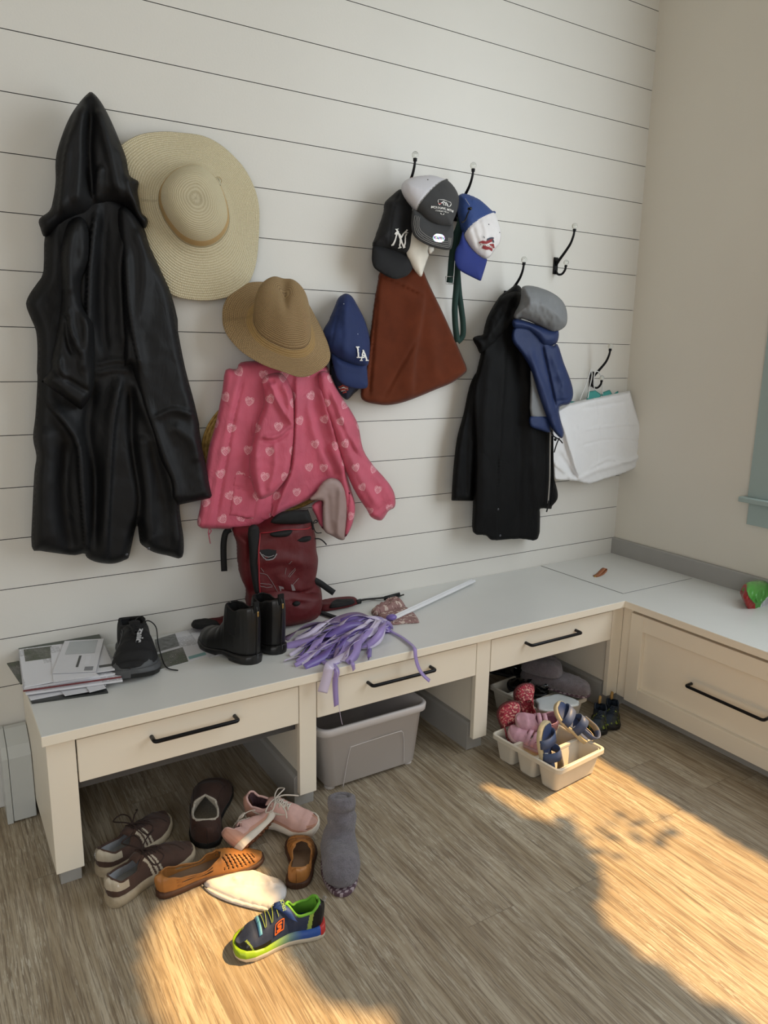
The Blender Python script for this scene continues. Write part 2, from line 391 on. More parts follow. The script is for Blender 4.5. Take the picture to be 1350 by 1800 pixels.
# ================================================================ BENCH
bench = thing('mudroom_bench', 'grey-topped built-in L-shaped bench with cream drawers along the shiplap wall', 'bench'); 
FY = -.495; XL = 2.673
poly = [(.602, -.001), (.602, -D), (XL, -D), (XL, -2.6), (XR-.001, -2.6), (XR-.001, -.001)]
mb = MB(); mb.prism(poly, H-.028, H); mi = [0]*len(mb.F); mi[1] = 1
o = link('bench_top', mb.V, mb.F, [M_cab, M_top], bench, mi, False); mod(o, 'BEVEL', width=.0022, segments=2, limit_method='ANGLE')
for (a, b_) in ((.613, .681), (1.301, 1.357), (1.970, 2.030), (2.643, 2.703)):
    mb = MB().box((a, FY, .054), (b_, FY+.02, H-.028))
    c = (a+b_)/2; w_ = .012 if a > .7 else (b_-a)/2
    mb.box((a if a < .7 else c-w_, FY+.02, .054), ((a+.05) if a < .7 else c+w_, -.003, H-.028))
    mb.build('post', M_cab, bench, bevel=.0015)
    e = 0 if a > .7 else -.02
    k = MB(); q = [(c-.033, 0), (c+.033, 0), (c+.033, .095), (c+.026, .104), (c-.026, .104), (c-.033, .095)] if a > .7 else [(a+.012, 0), (b_-.004, 0), (b_-.004, .054), (a+.012, .054)]
    k.prism(q, FY+.03, -.003, ax=1); k.build('base_block', M_base, bench, bevel=.001)
# right-hand return panel beside the corner
MB().box((2.703, -.541, .05), (2.75, -.495, H-.028)).build('corner_filler', M_cab, bench, bevel=.001)
MB().box((.69, -.02, 0), (2.64, -.001, .10)).build('rear_baseboard', M_base, bench)
MB().box((.681, FY+.03, .262), (1.301, FY+.05, .30)).build('under_rail', mat('dark_rail', '4a4a4b', .6), bench)
def pull(name, p0, p1, out, parent):
    p0, p1, out = map(np.array, (p0, p1, out)); d = (p1-p0)/np.linalg.norm(p1-p0)
    mb = MB(); o1 = out
    path = [p0, p0+o1*.8, p0+o1+d*.006, p1+o1-d*.006, p1+o1*.8, p1]
    pts = [p0, p0+o1*.75]+[p0+o1*(.75+.25*math.sin(t))+d*.008*(1-math.cos(t)) for t in (.5, 1., 1.57)]+[p1+o1*(.75+.25*math.sin(t))-d*.008*(1-math.cos(t)) for t in (1.57, 1., .5)]+[p1+o1*.75, p1]
    mb.tube(pts, .0056, 10); return mb.build(name, M_metal, parent, smooth=True)
def drawer(x0, x1, zb, hx0, hx1, deep=.40):
    mb = MB().box((x0, FY+.0, zb), (x1, FY+.018, .4135)); o = mb.build('drawer', M_cab, bench, bevel=.0015)
    MB().box((x0+.015, FY+.018, zb+.012), (x1-.015, FY+deep, .405)).build('drawer_box', mat('drawer_box_wood', '8d8880', .7), o)
    pull('handle', (hx0, FY, .372), (hx1, FY, .372), (0, -.032, 0), o)
drawer(.6845, 1.2985, .295, .869, 1.100); drawer(1.3605, 1.9675, .297, 1.536, 1.774); drawer(2.0335, 2.6395, .295, 2.192, 2.441)
# return cabinet: one wide framed drawer front on the right
cx = 2.703
cb = MB().box((cx+.004, -.5435, .05), (cx+.010, -1.62, .414))
cb.build('panel', M_cab, bench)
fr = MB().box((cx-.014, -.543, .05), (cx+.004, -.602, .414)).box((cx-.014, -1.56, .05), (cx, -1.62, .414)).box((cx-.014, -.602, .05), (cx+.004, -1.56, .117)).box((cx-.014, -.602, .352), (cx+.004, -1.56, .414))
fo = fr.build('drawer', M_cab, bench, bevel=.002)
pull('handle', (cx, -.822, .228), (cx, -1.115, .227), (-.034, 0, 0), fo)
MB().box((cx-.014, -1.628, .05), (cx+.006, -2.59, .414)).build('drawer', M_cab, bench, bevel=.002)
MB().box((cx+.04, -.495, 0), (cx+.055, -2.59, .05)).build('toe_kick', M_base, bench)
MB().box((2.703, -.495, .0), (2.758, -.003, .05)).build('toe_kick', M_base, bench)
# lift-up hatch in the bench corner with a leather pull
hat = thing('bench_lid', 'grey lift-up hatch lid set flush in the bench corner, with leather pull', 'lid', (0, 0, 0))
q = [(2.722, -.008), (2.735, -.458), (3.160, -.460), (3.158, -.028)]
MB().prism(q, H+.0003, H+.0022).build('lid_panel', M_top, hat, bevel=.0008)
gm = MB()
for a, b_ in ((q[1], q[2]), (q[2], q[3]), (q[0], q[1]), (q[3], q[0])):
    a, b_ = np.array(a), np.array(b_); t = (b_-a)/np.linalg.norm(b_-a); nn = np.array((t[1], -t[0]))*(.0032 if b_[0] == a[0] or a is None else .0012)
    gm.prism([tuple(a-nn), tuple(b_-nn), tuple(b_+nn), tuple(a+nn)], H+.0001, H+.0009)
gm.build('lid_gap', mat('gap_shadow_line', '2e2c2a', .9), hat)
lp = [(-.045, 0, .0018), (-.02, 0, .003), (.01, 0, .006), (.032, 0, .014), (.040, 0, .022), (.034, 0, .028), (.02, 0, .026), (0, 0, .017), (-.02, 0, .009), (-.045, 0, .0055)]
lt = MB(); ribbon(lt, [Vector(PZ(1055, 1012, H))+Vector((p[0]*.86+p[1], p[0]*.10, p[2])) for p in catmull(lp, 4)], .019, up=(0, 0, 1)); 
M_leather = mat('brown_leather', '9a5f3c', .5, bs=200)
lo = lt.build('leather_pull', M_leather, hat, smooth=True, solid=.002)
pl = PZ(1046, 1015, H); MB().lathe([(.0, .0072), (.003, .0078), (.0045, .0066), (.0045, .0)], 12, c=pl).build('rivet', mat('brass', 'b08d4f', .3, .9), lo, smooth=True)
# ---- baseboard heater sticking out behind the left end of the bench
ht = thing('baseboard_heater', 'white metal baseboard heater cover running behind the left end of bench', 'heater')
M_heat = mat('white_enamel', 'c9ccca', .28, var=.01)
hp = [(-.018, .012), (-.112, .012), (-.112, .205), (-.095, .232), (-.04, .262), (-.018, .262)]
hp2 = [(-.018, .004), (-.118, .004), (-.118, .206), (-.098, .236), (-.04, .266), (-.018, .266)]
MB().prism(hp2, .5505, .6115, ax=0).build('cover', M_heat, ht, bevel=.002)
hp3 = [(-.018, 0), (-.120, 0), (-.120, .208), (-.1, .238), (-.04, .268), (-.018, .268)]
MB().prism(hp3, .533, .5495, ax=0).build('end_cap', M_heat, ht, bevel=.002)
# ---- hooks
M_glass = mat('clear_glass', 'f4f6f4', .03, var=0, trans=1., ior=1.47)
def hook(x, z, label, small=True):
    t = thing('coat_hook', label, 'hook', (x, 0, z), 'black iron double hooks with glass ball ends on the shiplap')
    MB().box((-.011, -.007, -.032), (.011, 0, .034)).build('mount_plate', M_metal, t, bevel=.002)
    arm = catmull([(0, -.006, .004), (0, -.022, .022), (.0, -.052, .050), (.0, -.078, .078), (.0, -.092, .106), (.0, -.096, .128)], 5)
    n = len(arm); MB().tube(arm, [.0062-.0022*i/n for i in range(n)], 10).lathe([(.004, -.006), (.0075, -.003), (.0055, 0), (.008, .003), (.004, .006)], 14, c=arm[-1]).build('upper_arm', M_metal, t, smooth=True)
    MB().ball((0, -.096, .143), .0115).build('glass_ball', M_glass, t, smooth=True)
    a2 = catmull([(0, -.006, -.018), (0, -.020, -.033), (.0, -.042, -.034), (.0, -.058, -.020), (.0, -.062, -.004)], 5)
    MB().tube(a2, .0046, 10).lathe([(.004, -.004), (.007, -.001), (.004, .004)], 12, c=a2[-1]).build('lower_arm', M_metal, t, smooth=True)
    MB().ball((0, -.062, .009), .0105).build('glass_ball', M_glass, t, smooth=True)
    return t
hook(1.934, 1.888, 'black hook with glass ball above the black and white cap')
hook(2.183, 1.888, 'black hook with glass ball above the blue cap with white front')
hook(2.445, 1.590, 'black hook with glass ball holding the black zip jacket')
hook(2.700, 1.735, 'empty black double hook with two glass balls, nothing hanging on it')
hook(2.958, 1.277, 'black double hook with glass balls holding the white paper bag')
hook(.925, 1.79, 'black hook mostly hidden behind the long black raincoat'); hook(1.24, 1.72, 'black hook hidden behind the wide pale straw hat')
hook(1.44, 1.44, 'black hook hidden behind the brown straw fedora and pink jacket'); hook(1.67, 1.33, 'black hook hidden behind the blue cap and tote')
# ================================================================ HANGING ON THE WALL
q1 = T(0, 120, 2.8125); q2 = T(0, 560, 2.8125); q3 = T(330, 480, 3.375); q4 = T(600, 240, 3.6); q5 = T(770, 360, 3.0); q6 = T(330, 860, 2.5)
q7 = T(770, 330, 10.592); q8 = T(640, 300, 7.5); q9 = T(380, 860, 5.625)
def fabric(name, c, rough=.85, sheen=.04, bs=600, bd=.0006, var=.05): return mat(name, c, rough, sheen=sheen, var=var, vs=30, bs=bs, bd=bd)
M_black = mat('black_shell_fabric', '0c0c0e', .58, var=.1, vs=12, spec=.35, bs=500, bd=.0002, wrk=(16, 5, .6, .012))
M_black2 = mat('black_zip_jacket_fabric', '09090a', .7, var=.1, vs=12, spec=.2, bs=500, bd=.0002, wrk=(14, 5, .6, .014))
M_metalw = mat('bright_metal', 'c9c9c6', .3, .9, var=0)
# ---- long black raincoat
t = wthing('raincoat', 'long black hooded raincoat hanging at the left, reaching down towards bench', 'raincoat', PW(190, 560, .05))
body = q1((300, 640), (225, 800), (215, 1000), (185, 1060), (150, 1110), (128, 1165), (150, 1230), (178, 1300), (185, 1400), (182, 1500))+q2((185, 300), (175, 480), (163, 590), (180, 680), (170, 760), (160, 950), (157, 1130), (200, 1148), (280, 1160), (370, 1170), (418, 1160), (430, 1182), (480, 1205), (560, 1212), (620, 1192), (640, 1170), (676, 1015), (690, 1100), (710, 1125), (760, 1155), (830, 1172), (900, 1182), (908, 1090), (895, 1000), (890, 900), (940, 800), (900, 500), (800, 200))+q1((880, 1300), (850, 1130), (800, 1010), (740, 880), (690, 740), (560, 620), (430, 610))
cloth('coat_body', body, M_black, t, d=.055, thick=.036, edge=.035, pw=1, wr=.002, wrs=14, res=.0075, folds=[
    (q1((470, 720), (440, 1000), (430, 1300)), .022, .018, 'l'), (q1((640, 800), (600, 1000), (620, 1400)), .02, .02, 'r'), (q1((520, 700), (500, 1100), (520, 1420)), -.015, .014),
    (q2((250, 420), (380, 600), (400, 800), (430, 1150)), .03, .022, 'l'), (q2((230, 520), (220, 800), (250, 1120)), .018, .03), (q2((330, 600), (320, 900), (360, 1150)), -.02, .02),
    (q2((600, 290), (560, 500), (540, 800), (520, 1180)), .028, .026, 'r'), (q2((650, 300), (650, 600), (690, 880), (660, 1080)), -.02, .012), (q2((640, 280), (760, 560), (860, 880), (880, 1150)), .026, .02),
    (q2((700, 560), (720, 800), (740, 1130)), .02, .024), (q2((470, 300), (430, 560), (470, 800), (450, 1150)), -.022, .018), (q2((480, 225), (560, 205), (640, 215)), .008, .008), (q2((480, 270), (560, 250), (640, 250)), .008, .007)])
cloth('hood', q1((455, 118), (495, 160), (545, 250), (600, 380), (625, 450), (640, 530), (685, 560), (680, 605), (688, 660), (700, 715), (732, 748), (716, 795), (680, 760), (640, 700), (560, 672), (470, 690), (430, 728), (330, 765), (228, 835), (200, 790), (193, 745), (245, 705), (262, 650), (275, 560), (275, 450), (300, 350), (345, 240), (400, 160), (440, 120)), M_black, t, d=.075, thick=.05, edge=.045, wr=.002, wrs=20, res=.007, folds=[
    (q1((450, 160), (440, 400), (460, 660)), -.028, .012), (q1((400, 200), (330, 450), (300, 740)), .022, .022, 'l'), (q1((490, 220), (540, 420), (590, 660)), .02, .016), (q1((430, 180), (400, 450), (380, 700)), .018, .014), (q1((500, 500), (470, 600), (480, 670)), .014, .012, 'l'), (q1((580, 400), (640, 600), (690, 740)), .016, .012, 'r')])
cloth('sleeve', q1((580, 700), (650, 700), (710, 800), (740, 880), (800, 1010), (850, 1130), (880, 1300), (915, 1480), (960, 1650), (985, 1760))+q2((985, 540), (1000, 640), (1020, 740), (1035, 820), (1050, 885), (1050, 885), (880, 922), (880, 922), (840, 895), (830, 800), (780, 700), (740, 560), (690, 400), (640, 230))+q1((610, 1500), (600, 1200), (590, 900)), M_black, t, d=.085, thick=.036, edge=.026, pw=1, wr=.002, wrs=18, res=.007, folds=[
    (q1((680, 800), (720, 1000), (690, 1300)), .014, .018), (q2((760, 480), (860, 440), (960, 470)), .012, .016, 'r'), (q2((850, 520), (950, 600), (980, 700)), .012, .018), (q2((700, 380), (850, 760), (870, 880)), .014, .018), (q2((870, 890), (1040, 860)), -.005, .004), (q1((620, 900), (640, 1200), (700, 1500)), .016, .018, 'l')])
cloth('sleeve', q1((340, 760), (310, 850), (300, 960), (305, 1100), (290, 1250), (255, 1440), (250, 1490), (205, 1548), (205, 1548), (300, 1615), (400, 1690), (400, 1690), (440, 1640), (465, 1570), (468, 1400), (460, 1260), (410, 1180), (400, 1060), (440, 950), (440, 800), (400, 735)), M_black, t, d=.10, thick=.036, edge=.024, pw=1, wr=.002, wrs=25, res=.006, folds=[
    (q1((330, 1180), (350, 1300), (400, 1420)), .016, .01, 'l'), (q1((410, 1200), (430, 1300), (400, 1500)), .014, .012), (q1((290, 1420), (300, 1500), (330, 1530)), .014, .008), (q1((260, 1490), (340, 1540), (440, 1600)), -.012, .007), (q1((360, 800), (340, 950), (340, 1120)), .012, .012), (q1((330, 1220), (330, 1330), (360, 1420)), -.012, .007)])
dots('snap_button', [PW(u, v, .095) for u, v in q2((735, 1137), (627, 1167))], .0045, mat('dark_snap', '55555a', .35, .8), t)
# ---- straw hats
def straw_mat(name, c1, c2, pitch, wv=170., band=None, streak=.25):
    def fn(nt, b, c):
        u, v, _ = coords(nt, 'UV'); X, Y, Z = coords(nt)
        ring = ((u/pitch)*6.2832).sin(); w = (v*wv*6.2832+((u/pitch).floor())*2.6).sin()
        n = noise(nt, vec(nt, u*260., v*240.), 1., 3); n2 = noise(nt, vec(nt, X, Y, Z), 9, 2)
        f = (ring*.22+w*.16+n*.8).ramp(.05, .75)
        o = mix(nt, f, lin(c2), c); o = mix(nt, n2*streak, o, lin(c2))
        if band:
            o = mix(nt, (u.gt(band[0])*(u.lt(band[1])))*.75, o, lin(band[2]))
        nt.links.new(o, b.inputs['Base Color']); b.inputs['Roughness'].default_value = .72
        nt.links.new(bump(nt, ring*.6+w*.35+n*.3, .55, .0022), b.inputs['Normal'])
    return mat(name, c1, fn=fn)
def traced_hat(root, M, outline, base, d_out, d_base, h, axis, slope=0., vc=0., wave=.01, dome=(3., 2.3), pinch=(), seg=120, uvo=0., seed=0, crease=0.):
    """brim ring from outline to crown base, then a crown rising along axis"""
    O = np.array([PW(u, v, d_out+slope*(v-vc)/560.) for u, v in resample(catmull(outline, 6, True), 1.2)]); B = np.array([PW(u, v, d_base+slope*(v-vc)/560.) for u, v in resample(catmull(base, 6, True), .8)])
    c = B.mean(0); axis = np.array(axis, float); axis /= np.linalg.norm(axis)
    e1 = np.cross([0, 0, 1.], axis); e1 /= np.linalg.norm(e1); e2 = np.cross(axis, e1)
    def polar(Q):
        r = Q-c; a = np.arctan2(r@e2, r@e1); k = np.argsort(a); return a[k], Q[k]
    aO, QO = polar(O); aB, QB = polar(B); g = np.linspace(-math.pi, math.pi, seg, endpoint=False)
    f = lambda a, Q: np.stack([np.interp(g, np.concatenate([a-2*math.pi, a, a+2*math.pi]), np.tile(Q[:, k], 3)) for k in range(3)], 1)
    RO, RB = f(aO, QO), f(aB, QB); rows = []; uv = []
    nb = 26; L = np.linalg.norm(RO-RB, axis=1)
    for i in range(nb+1):
        s = i/nb; p = RO*(1-s)+RB*s; w = wave*(1-s)**1.5*(np.sin(3*g+seed)+.6*np.sin(5*g+1+seed)); lift = .012*math.exp(-((1-s)/.12)**2)
        rows.append(p+axis*(w+lift)[:, None] if not np.isscalar(lift) else p+axis*w[:, None]+axis*lift); uv.append((np.full(seg, uvo)+s*L.mean(), (g+math.pi)/6.283))
    nc = 26
    for i in range(1, nc+1):
        s = i/nc; th = s*math.pi/2; rr_ = max(0, math.cos(th))**(2/dome[0]); zz = math.sin(th)**(2/dome[1])
        off = RB-c; rad = np.full(seg, 1.)
        for (a0, am, wd) in pinch: rad -= am*np.exp(-(((g-a0+math.pi) % (2*math.pi)-math.pi)/wd)**2)*math.sin(th)
        p = c+off*(rr_*rad)[:, None]+axis*(h*zz)
        if crease: p = p-axis*(crease*math.sin(th)**6*np.exp(-((off@e1*rr_)/.018)**2))[:, None]
        rows.append(p); uv.append((np.full(seg, uvo)+L.mean()+s*(h+.05), (g+math.pi)/6.283))
    V = np.vstack(rows); UV = np.vstack([np.stack(x, 1) for x in uv]); n = len(rows)
    F1 = [(i*seg+k, i*seg+(k+1) % seg, (i+1)*seg+(k+1) % seg, (i+1)*seg+k) for i in range(nb) for k in range(seg)]
    b = link('brim', V[:(nb+1)*seg], F1, M, root, uv=UV[:(nb+1)*seg]); mod(b, 'SOLIDIFY', thickness=.003, offset=0.)
    F2 = [(i*seg+k, i*seg+(k+1) % seg, (i+1)*seg+(k+1) % seg, (i+1)*seg+k) for i in range(n-nb-1) for k in range(seg)]
    cr = link('crown', V[nb*seg:], F2, M, root, uv=UV[nb*seg:]); mod(cr, 'SOLIDIFY', thickness=.003, offset=0.)
    ed = [tuple(p) for p in rows[0]]; return b, cr, c, e1, e2, axis, RB
M_straw1 = straw_mat('pale_paper_straw', 'e3d9bb', 'c0b18c', .0062, 260., band=(.150, .178, 'c49a5a'), streak=.18)
t = wthing('sun_hat', 'wide-brimmed pale straw sun hat hanging beside the black raincoat', 'hat', PW(345, 380, .05))
ol = q1((560, 440), (600, 385), (690, 330), (800, 310), (900, 316), (1000, 333), (1080, 372), (1150, 430), (1210, 500), (1255, 590), (1278, 680), (1281, 780), (1275, 900), (1262, 980), (1230, 1060), (1185, 1105), (1120, 1135), (1030, 1150), (940, 1145), (860, 1125), (780, 1070), (700, 980), (620, 850), (565, 700), (545, 560))
bs = q1((785, 650), (800, 590), (850, 530), (910, 500), (980, 495), (1050, 540), (1100, 620), (1128, 720), (1125, 790), (1090, 850), (1030, 885), (960, 885), (890, 850), (830, 780), (795, 710))
traced_hat(t, M_straw1, ol, bs, .035, .055, .105, (-.30, -1, .10), wave=.006, dome=(3.2, 2.2))
M_straw2 = straw_mat('brown_woven_straw', 'b89c70', '7a6040', .0052, 150., band=(.066, .084, 'a48451'), streak=.35)
t = wthing('fedora', 'brown woven straw fedora with pinched crown hung over the pink jacket', 'hat', PW(487, 580, .1))
ol = q3((205, 250), (212, 180), (255, 115), (340, 75), (430, 64), (520, 62), (620, 90), (700, 160), (765, 270), (810, 360), (838, 450), (842, 520), (810, 570), (745, 600), (680, 607), (600, 596), (500, 568), (400, 525), (310, 465), (240, 380), (212, 315))
bs = q3((392, 270), (400, 335), (450, 400), (540, 450), (620, 470), (690, 458), (722, 410), (722, 340), (700, 270), (640, 215), (560, 190), (480, 190), (420, 220))
_, cr, cc, e1, e2, ax_, RB = traced_hat(t, M_straw2, ol, bs, .09, .13, .135, (-.18, -.52, .86), slope=.42, vc=580, wave=.005, dome=(3.4, 2.8), pinch=((-1.57+.75, .16, .45), (-1.57-.75, .16, .45)), seed=2, crease=.022)
M_yarn = straw_mat('golden_seagrass', 'c2a05a', '8a6a30', .011, 60.)
t = wthing('straw_basket_hat', 'golden braided straw hat mostly hidden behind the pink heart jacket', 'hat', PW(480, 790, .02))
ol = [(330+(505+425*math.cos(a))/3.375, 480+(1052+368*math.sin(a))/3.375) for a in np.linspace(0, 2*math.pi, 28, endpoint=False)]
bs = [(330+(520+150*math.cos(a))/3.375, 480+(1020+140*math.sin(a))/3.375) for a in np.linspace(0, 2*math.pi, 28, endpoint=False)]
traced_hat(t, M_yarn, ol, bs, .018, .022, .02, (-.2, -1, .1), wave=.002)
# ---- pink raincoat with hearts
def heart_fn(base):
    def fn(nt, b, c):
        u, v, _ = coords(nt, 'UV'); out = None
        S = .078; row = (v/S).floor(); uu = u/S+row*.5+(row*7.31).sin()*.15; ci = uu.floor()
        r = wnoise(nt, vec(nt, ci, row)); r2 = wnoise(nt, vec(nt, row, ci, 3.))
        x = (uu.fract()-.5+(r2-.5)*.35)*5.0; y = ((v/S).fract()-.5+(r-.5)*.35)*5.0
        a = (r-.5)*1.3; x2 = x*a.cos()-y*a.sin(); y2 = x*a.sin()+y*a.cos()+.1
        k = x2*x2+y2*y2-.75; g = k*k*k-x2*x2*y2*y2*y2
        scr = noise(nt, vec(nt, u, v), 420, 2)
        ins = g.lt(0.)*(scr.gt(.42)); core = (g.lt(-.09))*(((u+v*.7)*1100.+scr*6.).sin().gt(-.35))
        m = (ins-core*.75).max(0.)
        n = noise(nt, vec(nt, u, v), 11, 3)
        o = mix(nt, n.ramp(.3, .7), tuple(z*.88 for z in c), tuple(min(1, z*1.1) for z in c)); o = mix(nt, m*.62, o, lin('f0bcc2'))
        nt.links.new(o, b.inputs['Base Color']); b.inputs['Roughness'].default_value = .62; b.inputs['Sheen Weight'].default_value = .1
        w_ = noise(nt, vec(nt, u, v), 6, 2); nt.links.new(bump(nt, noise(nt, vec(nt, u, v), 55, 4)*.12+((noise(nt, vec(nt, u*17.+w_*2., v*8.+w_*3.), 1., 4, .5)-.5).abs())*1.2, .7, .009), b.inputs['Normal'])
    return fn
M_pink = mat('pink_heart_print_fabric', 'c4566c', fn=heart_fn(0))
M_lin = mat('mauve_grey_lining', '9b8580', .55, var=.08, bs=40, bd=.001)
t = wthing('rain_jacket', "child's pink rain jacket printed with pale hearts hanging under the brown fedora", 'jacket', PW(480, 780, .06))
body = q3((225, 575), (290, 570), (315, 530), (450, 520), (700, 530), (825, 550), (850, 640), (890, 760), (915, 900), (948, 1060), (945, 1180), (965, 1270), (992, 1370), (985, 1450), (958, 1535), (910, 1560), (880, 1400), (850, 1300), (800, 1290), (720, 1342), (640, 1382), (560, 1422), (490, 1482), (380, 1515), (170, 1517), (60, 1500), (75, 1380), (120, 1060), (150, 950), (175, 850), (205, 700))
pj = cloth('jacket_body', body, M_pink, t, d=.06, thick=.022, edge=.022, pw=1, wr=.002, wrs=18, res=.0065, folds=[
    (q3((335, 620), (270, 900), (165, 1500)), -.010, .005), (q3((310, 600), (240, 900), (130, 1500)), .008, .014), (q3((640, 620), (640, 900), (620, 1150), (560, 1300), (500, 1470)), .024, .02, 'l'), (q3((780, 660), (850, 900), (930, 1180)), .020, .018, 'r'),
    (q3((700, 700), (760, 950), (860, 1200)), .014, .025), (q3((840, 1000), (880, 1120), (940, 1280), (960, 1500)), .022, .02), (q3((580, 700), (560, 1000), (520, 1300)), -.016, .02), (q3((740, 750), (800, 1000), (900, 1210)), -.012, .014), (q3((450, 1200), (430, 1350), (400, 1500)), .010, .02)])
cloth('lining', q3((760, 1300), (800, 1240), (850, 1215), (900, 1232), (938, 1290), (950, 1400), (938, 1560), (910, 1584), (860, 1560), (806, 1522), (800, 1400), (798, 1352), (720, 1348)), M_lin, t, d=.095, thick=.012, edge=.02, res=.006, folds=[(q3((905, 1260), (900, 1400), (890, 1560)), .010, .012), (q3((830, 1300), (840, 1450), (860, 1540)), -.006, .012)])
cloth('facing', q3((735, 1380), (800, 1345), (806, 1420), (815, 1525), (780, 1490), (760, 1440)), M_pink, t, d=.075, thick=.008, edge=.01)
cloth('facing', q3((955, 1300), (985, 1350), (993, 1400), (985, 1460), (960, 1530), (930, 1566), (945, 1440)), M_pink, t, d=.10, thick=.01, edge=.012)
cloth('sleeve', q3((770, 600), (838, 590), (880, 680), (930, 760), (970, 820), (1012, 905), (1040, 1045), (1100, 1140), (1180, 1230), (1225, 1305), (1230, 1385), (1190, 1412), (1150, 1467), (1090, 1450), (1060, 1400), (1000, 1310), (945, 1195), (900, 1080), (850, 900), (800, 780)), M_pink, t, d=.08, thick=.028, edge=.024, pw=1, wr=.002, wrs=25, folds=[(q3((850, 700), (950, 950), (1050, 1100)), .012, .014, 'l'), (q3((900, 900), (1000, 1150), (1130, 1380)), .010, .015), (q3((1085, 1420), (1150, 1380), (1205, 1340)), -.006, .005), (q3((1110, 1440), (1170, 1400), (1215, 1365)), .004, .004)])
cloth('sleeve', q3((440, 650), (460, 610), (520, 592), (565, 600), (605, 660), (632, 760), (636, 950), (620, 1100), (600, 1200), (540, 1280), (490, 1320), (430, 1345), (400, 1310), (370, 1200), (365, 1100), (390, 980), (415, 880), (450, 780), (450, 700)), M_pink, t, d=.085, thick=.030, edge=.022, pw=1, wr=.002, wrs=22, res=.006, folds=[
    (q3((480, 640), (540, 780), (620, 900)), .014, .012, 'l'), (q3((440, 985), (530, 980), (620, 910)), -.016, .007), (q3((450, 970), (540, 960), (625, 890)), .013, .01), (q3((520, 1000), (520, 1150), (480, 1290)), .012, .014, 'r'), (q3((470, 690), (460, 650), (520, 640)), -.014, .007), (q3((410, 1050), (420, 1200), (440, 1320)), .010, .012), (q3((560, 650), (600, 750), (600, 870)), .010, .012)])
pk = cloth('pocket', q3((285, 1180), (400, 1215), (512, 1245), (512, 1245), (502, 1460), (500, 1470), (380, 1462), (250, 1440), (243, 1430), (262, 1300)), M_pink, t, d=.080, thick=.007, edge=.005, smooth=2, folds=[(q3((262, 1262), (380, 1300), (505, 1320)), -.005, .004)])
tb = MB(); tb.tube([PW(*q3((128, 1505))[0], .06), PW(*q3((122, 1540))[0], .058), PW(*q3((134, 1605))[0], .06)], .0016, 6).tube([PW(*q3((128, 1510))[0], .06), PW(*q3((140, 1530))[0], .062), PW(*q3((128, 1550))[0], .06)], .0016, 6)
tb.build('drawcord', mat('pink_cord', 'b84e66', .7), t, smooth=True)
# ---- flat logos
NY = [([(-.78, -.62), (-.62, -.42), (-.30, .28), (-.12, .70)], .15), ([(-.34, .95), (-.18, .72), (.30, -.70), (.44, -.98)], .17), ([(.42, -.95), (.55, -.6), (.60, .1), (.74, .42)], .13), ([(-.48, .40), (-.24, .62), (.0, .36), (.16, -.0)], .15), ([(.86, .88), (.56, .56), (.10, -.02)], .14), ([(.10, .02), (.02, -.55), (-.06, -.95)], .15), ([(-.22, -.98), (.16, -.92)], .09), ([(.66, .52), (.96, .56)], .08), ([(-.06, .96), (-.42, .9)], .08), ([(.30, -1.), (.60, -.94)], .08), ([(-.92, -.66), (-.64, -.60)], .10)]
LA = [([(-.55, 1.0), (-.55, -.55)], .22), ([(-.80, 1.0), (-.25, 1.0)], .16), ([(-.85, -.55), (.28, -.55)], .18), ([(.28, -.55), (.28, -.2)], .12), ([(.25, .55), (-.20, -1.0)], .15), ([(.22, .55), (.66, -1.0)], .22), ([(-.02, -.25), (.50, -.25)], .13), ([(-.42, -1.0), (.02, -1.0)], .13), ([(.42, -1.0), (.95, -1.0)], .13)]
M_wh = mat('white_embroidery', 'eceae6', .7, var=0)
# ---- blue cap
M_blue = fabric('royal_blue_cotton', '162857', .75)
t = wthing('baseball_cap', 'crumpled royal blue baseball cap with white LA letters beside the suede tote', 'cap', PW(610, 600, .06), 'caps on the hooks')
cr = cloth('crown', q3((893, 150), (915, 130), (942, 121), (975, 140), (1010, 200), (1045, 270), (1070, 350), (1080, 420), (1074, 500), (1064, 548), (1010, 552), (940, 530), (870, 490), (830, 440), (822, 400), (800, 385), (810, 330), (835, 290), (850, 255), (872, 200)), M_blue, t, d=.035, tilt=.05, thick=.06, edge=.065, pw=.5, res=.006, wr=.0015, folds=[(q3((945, 130), (1010, 330), (1030, 540)), -.004, .003), (q3((920, 140), (880, 300), (850, 460)), -.004, .003), (q3((930, 200), (940, 350), (930, 480)), .007, .016), (q3((1000, 230), (1045, 330), (1050, 430)), -.004, .01)])
cloth('brim', q3((852, 470), (940, 508), (1010, 530), (1062, 528), (1062, 528), (1066, 610), (1068, 668), (1045, 684), (985, 682), (930, 665), (895, 635), (875, 590)), M_blue, t, d=.088, tilt=.02, thick=.012, edge=.04, res=.005, wr=0, folds=[(q3((870, 520), (960, 560), (1060, 580)), .003, .01)])
decal('cap_logo', strokes2d(LA, .1), printer(cr, *q3((1030, 478))[0], 11.5, rot=.0, shx=-.10, off=.004), M_wh, t)
dots('eyelet', [on(cr, u, v, 0) for u, v in q3((927, 190), (1006, 368))], .0016, mat('pale_eyelet', 'cfd3dc', .5), t)
M_navy = fabric('navy_cotton', '1c2036', .8)
t = wthing('baseball_cap', 'navy cap edge with red stitched emblem peeking out under the blue LA cap', 'cap', PW(612, 690, .03), 'caps on the hooks')
cr = cloth('crown', q3((850, 560), (900, 560), (1010, 640), (1020, 680), (985, 715), (945, 752), (905, 720), (865, 660)), M_navy, t, d=.03, thick=.03, edge=.03)
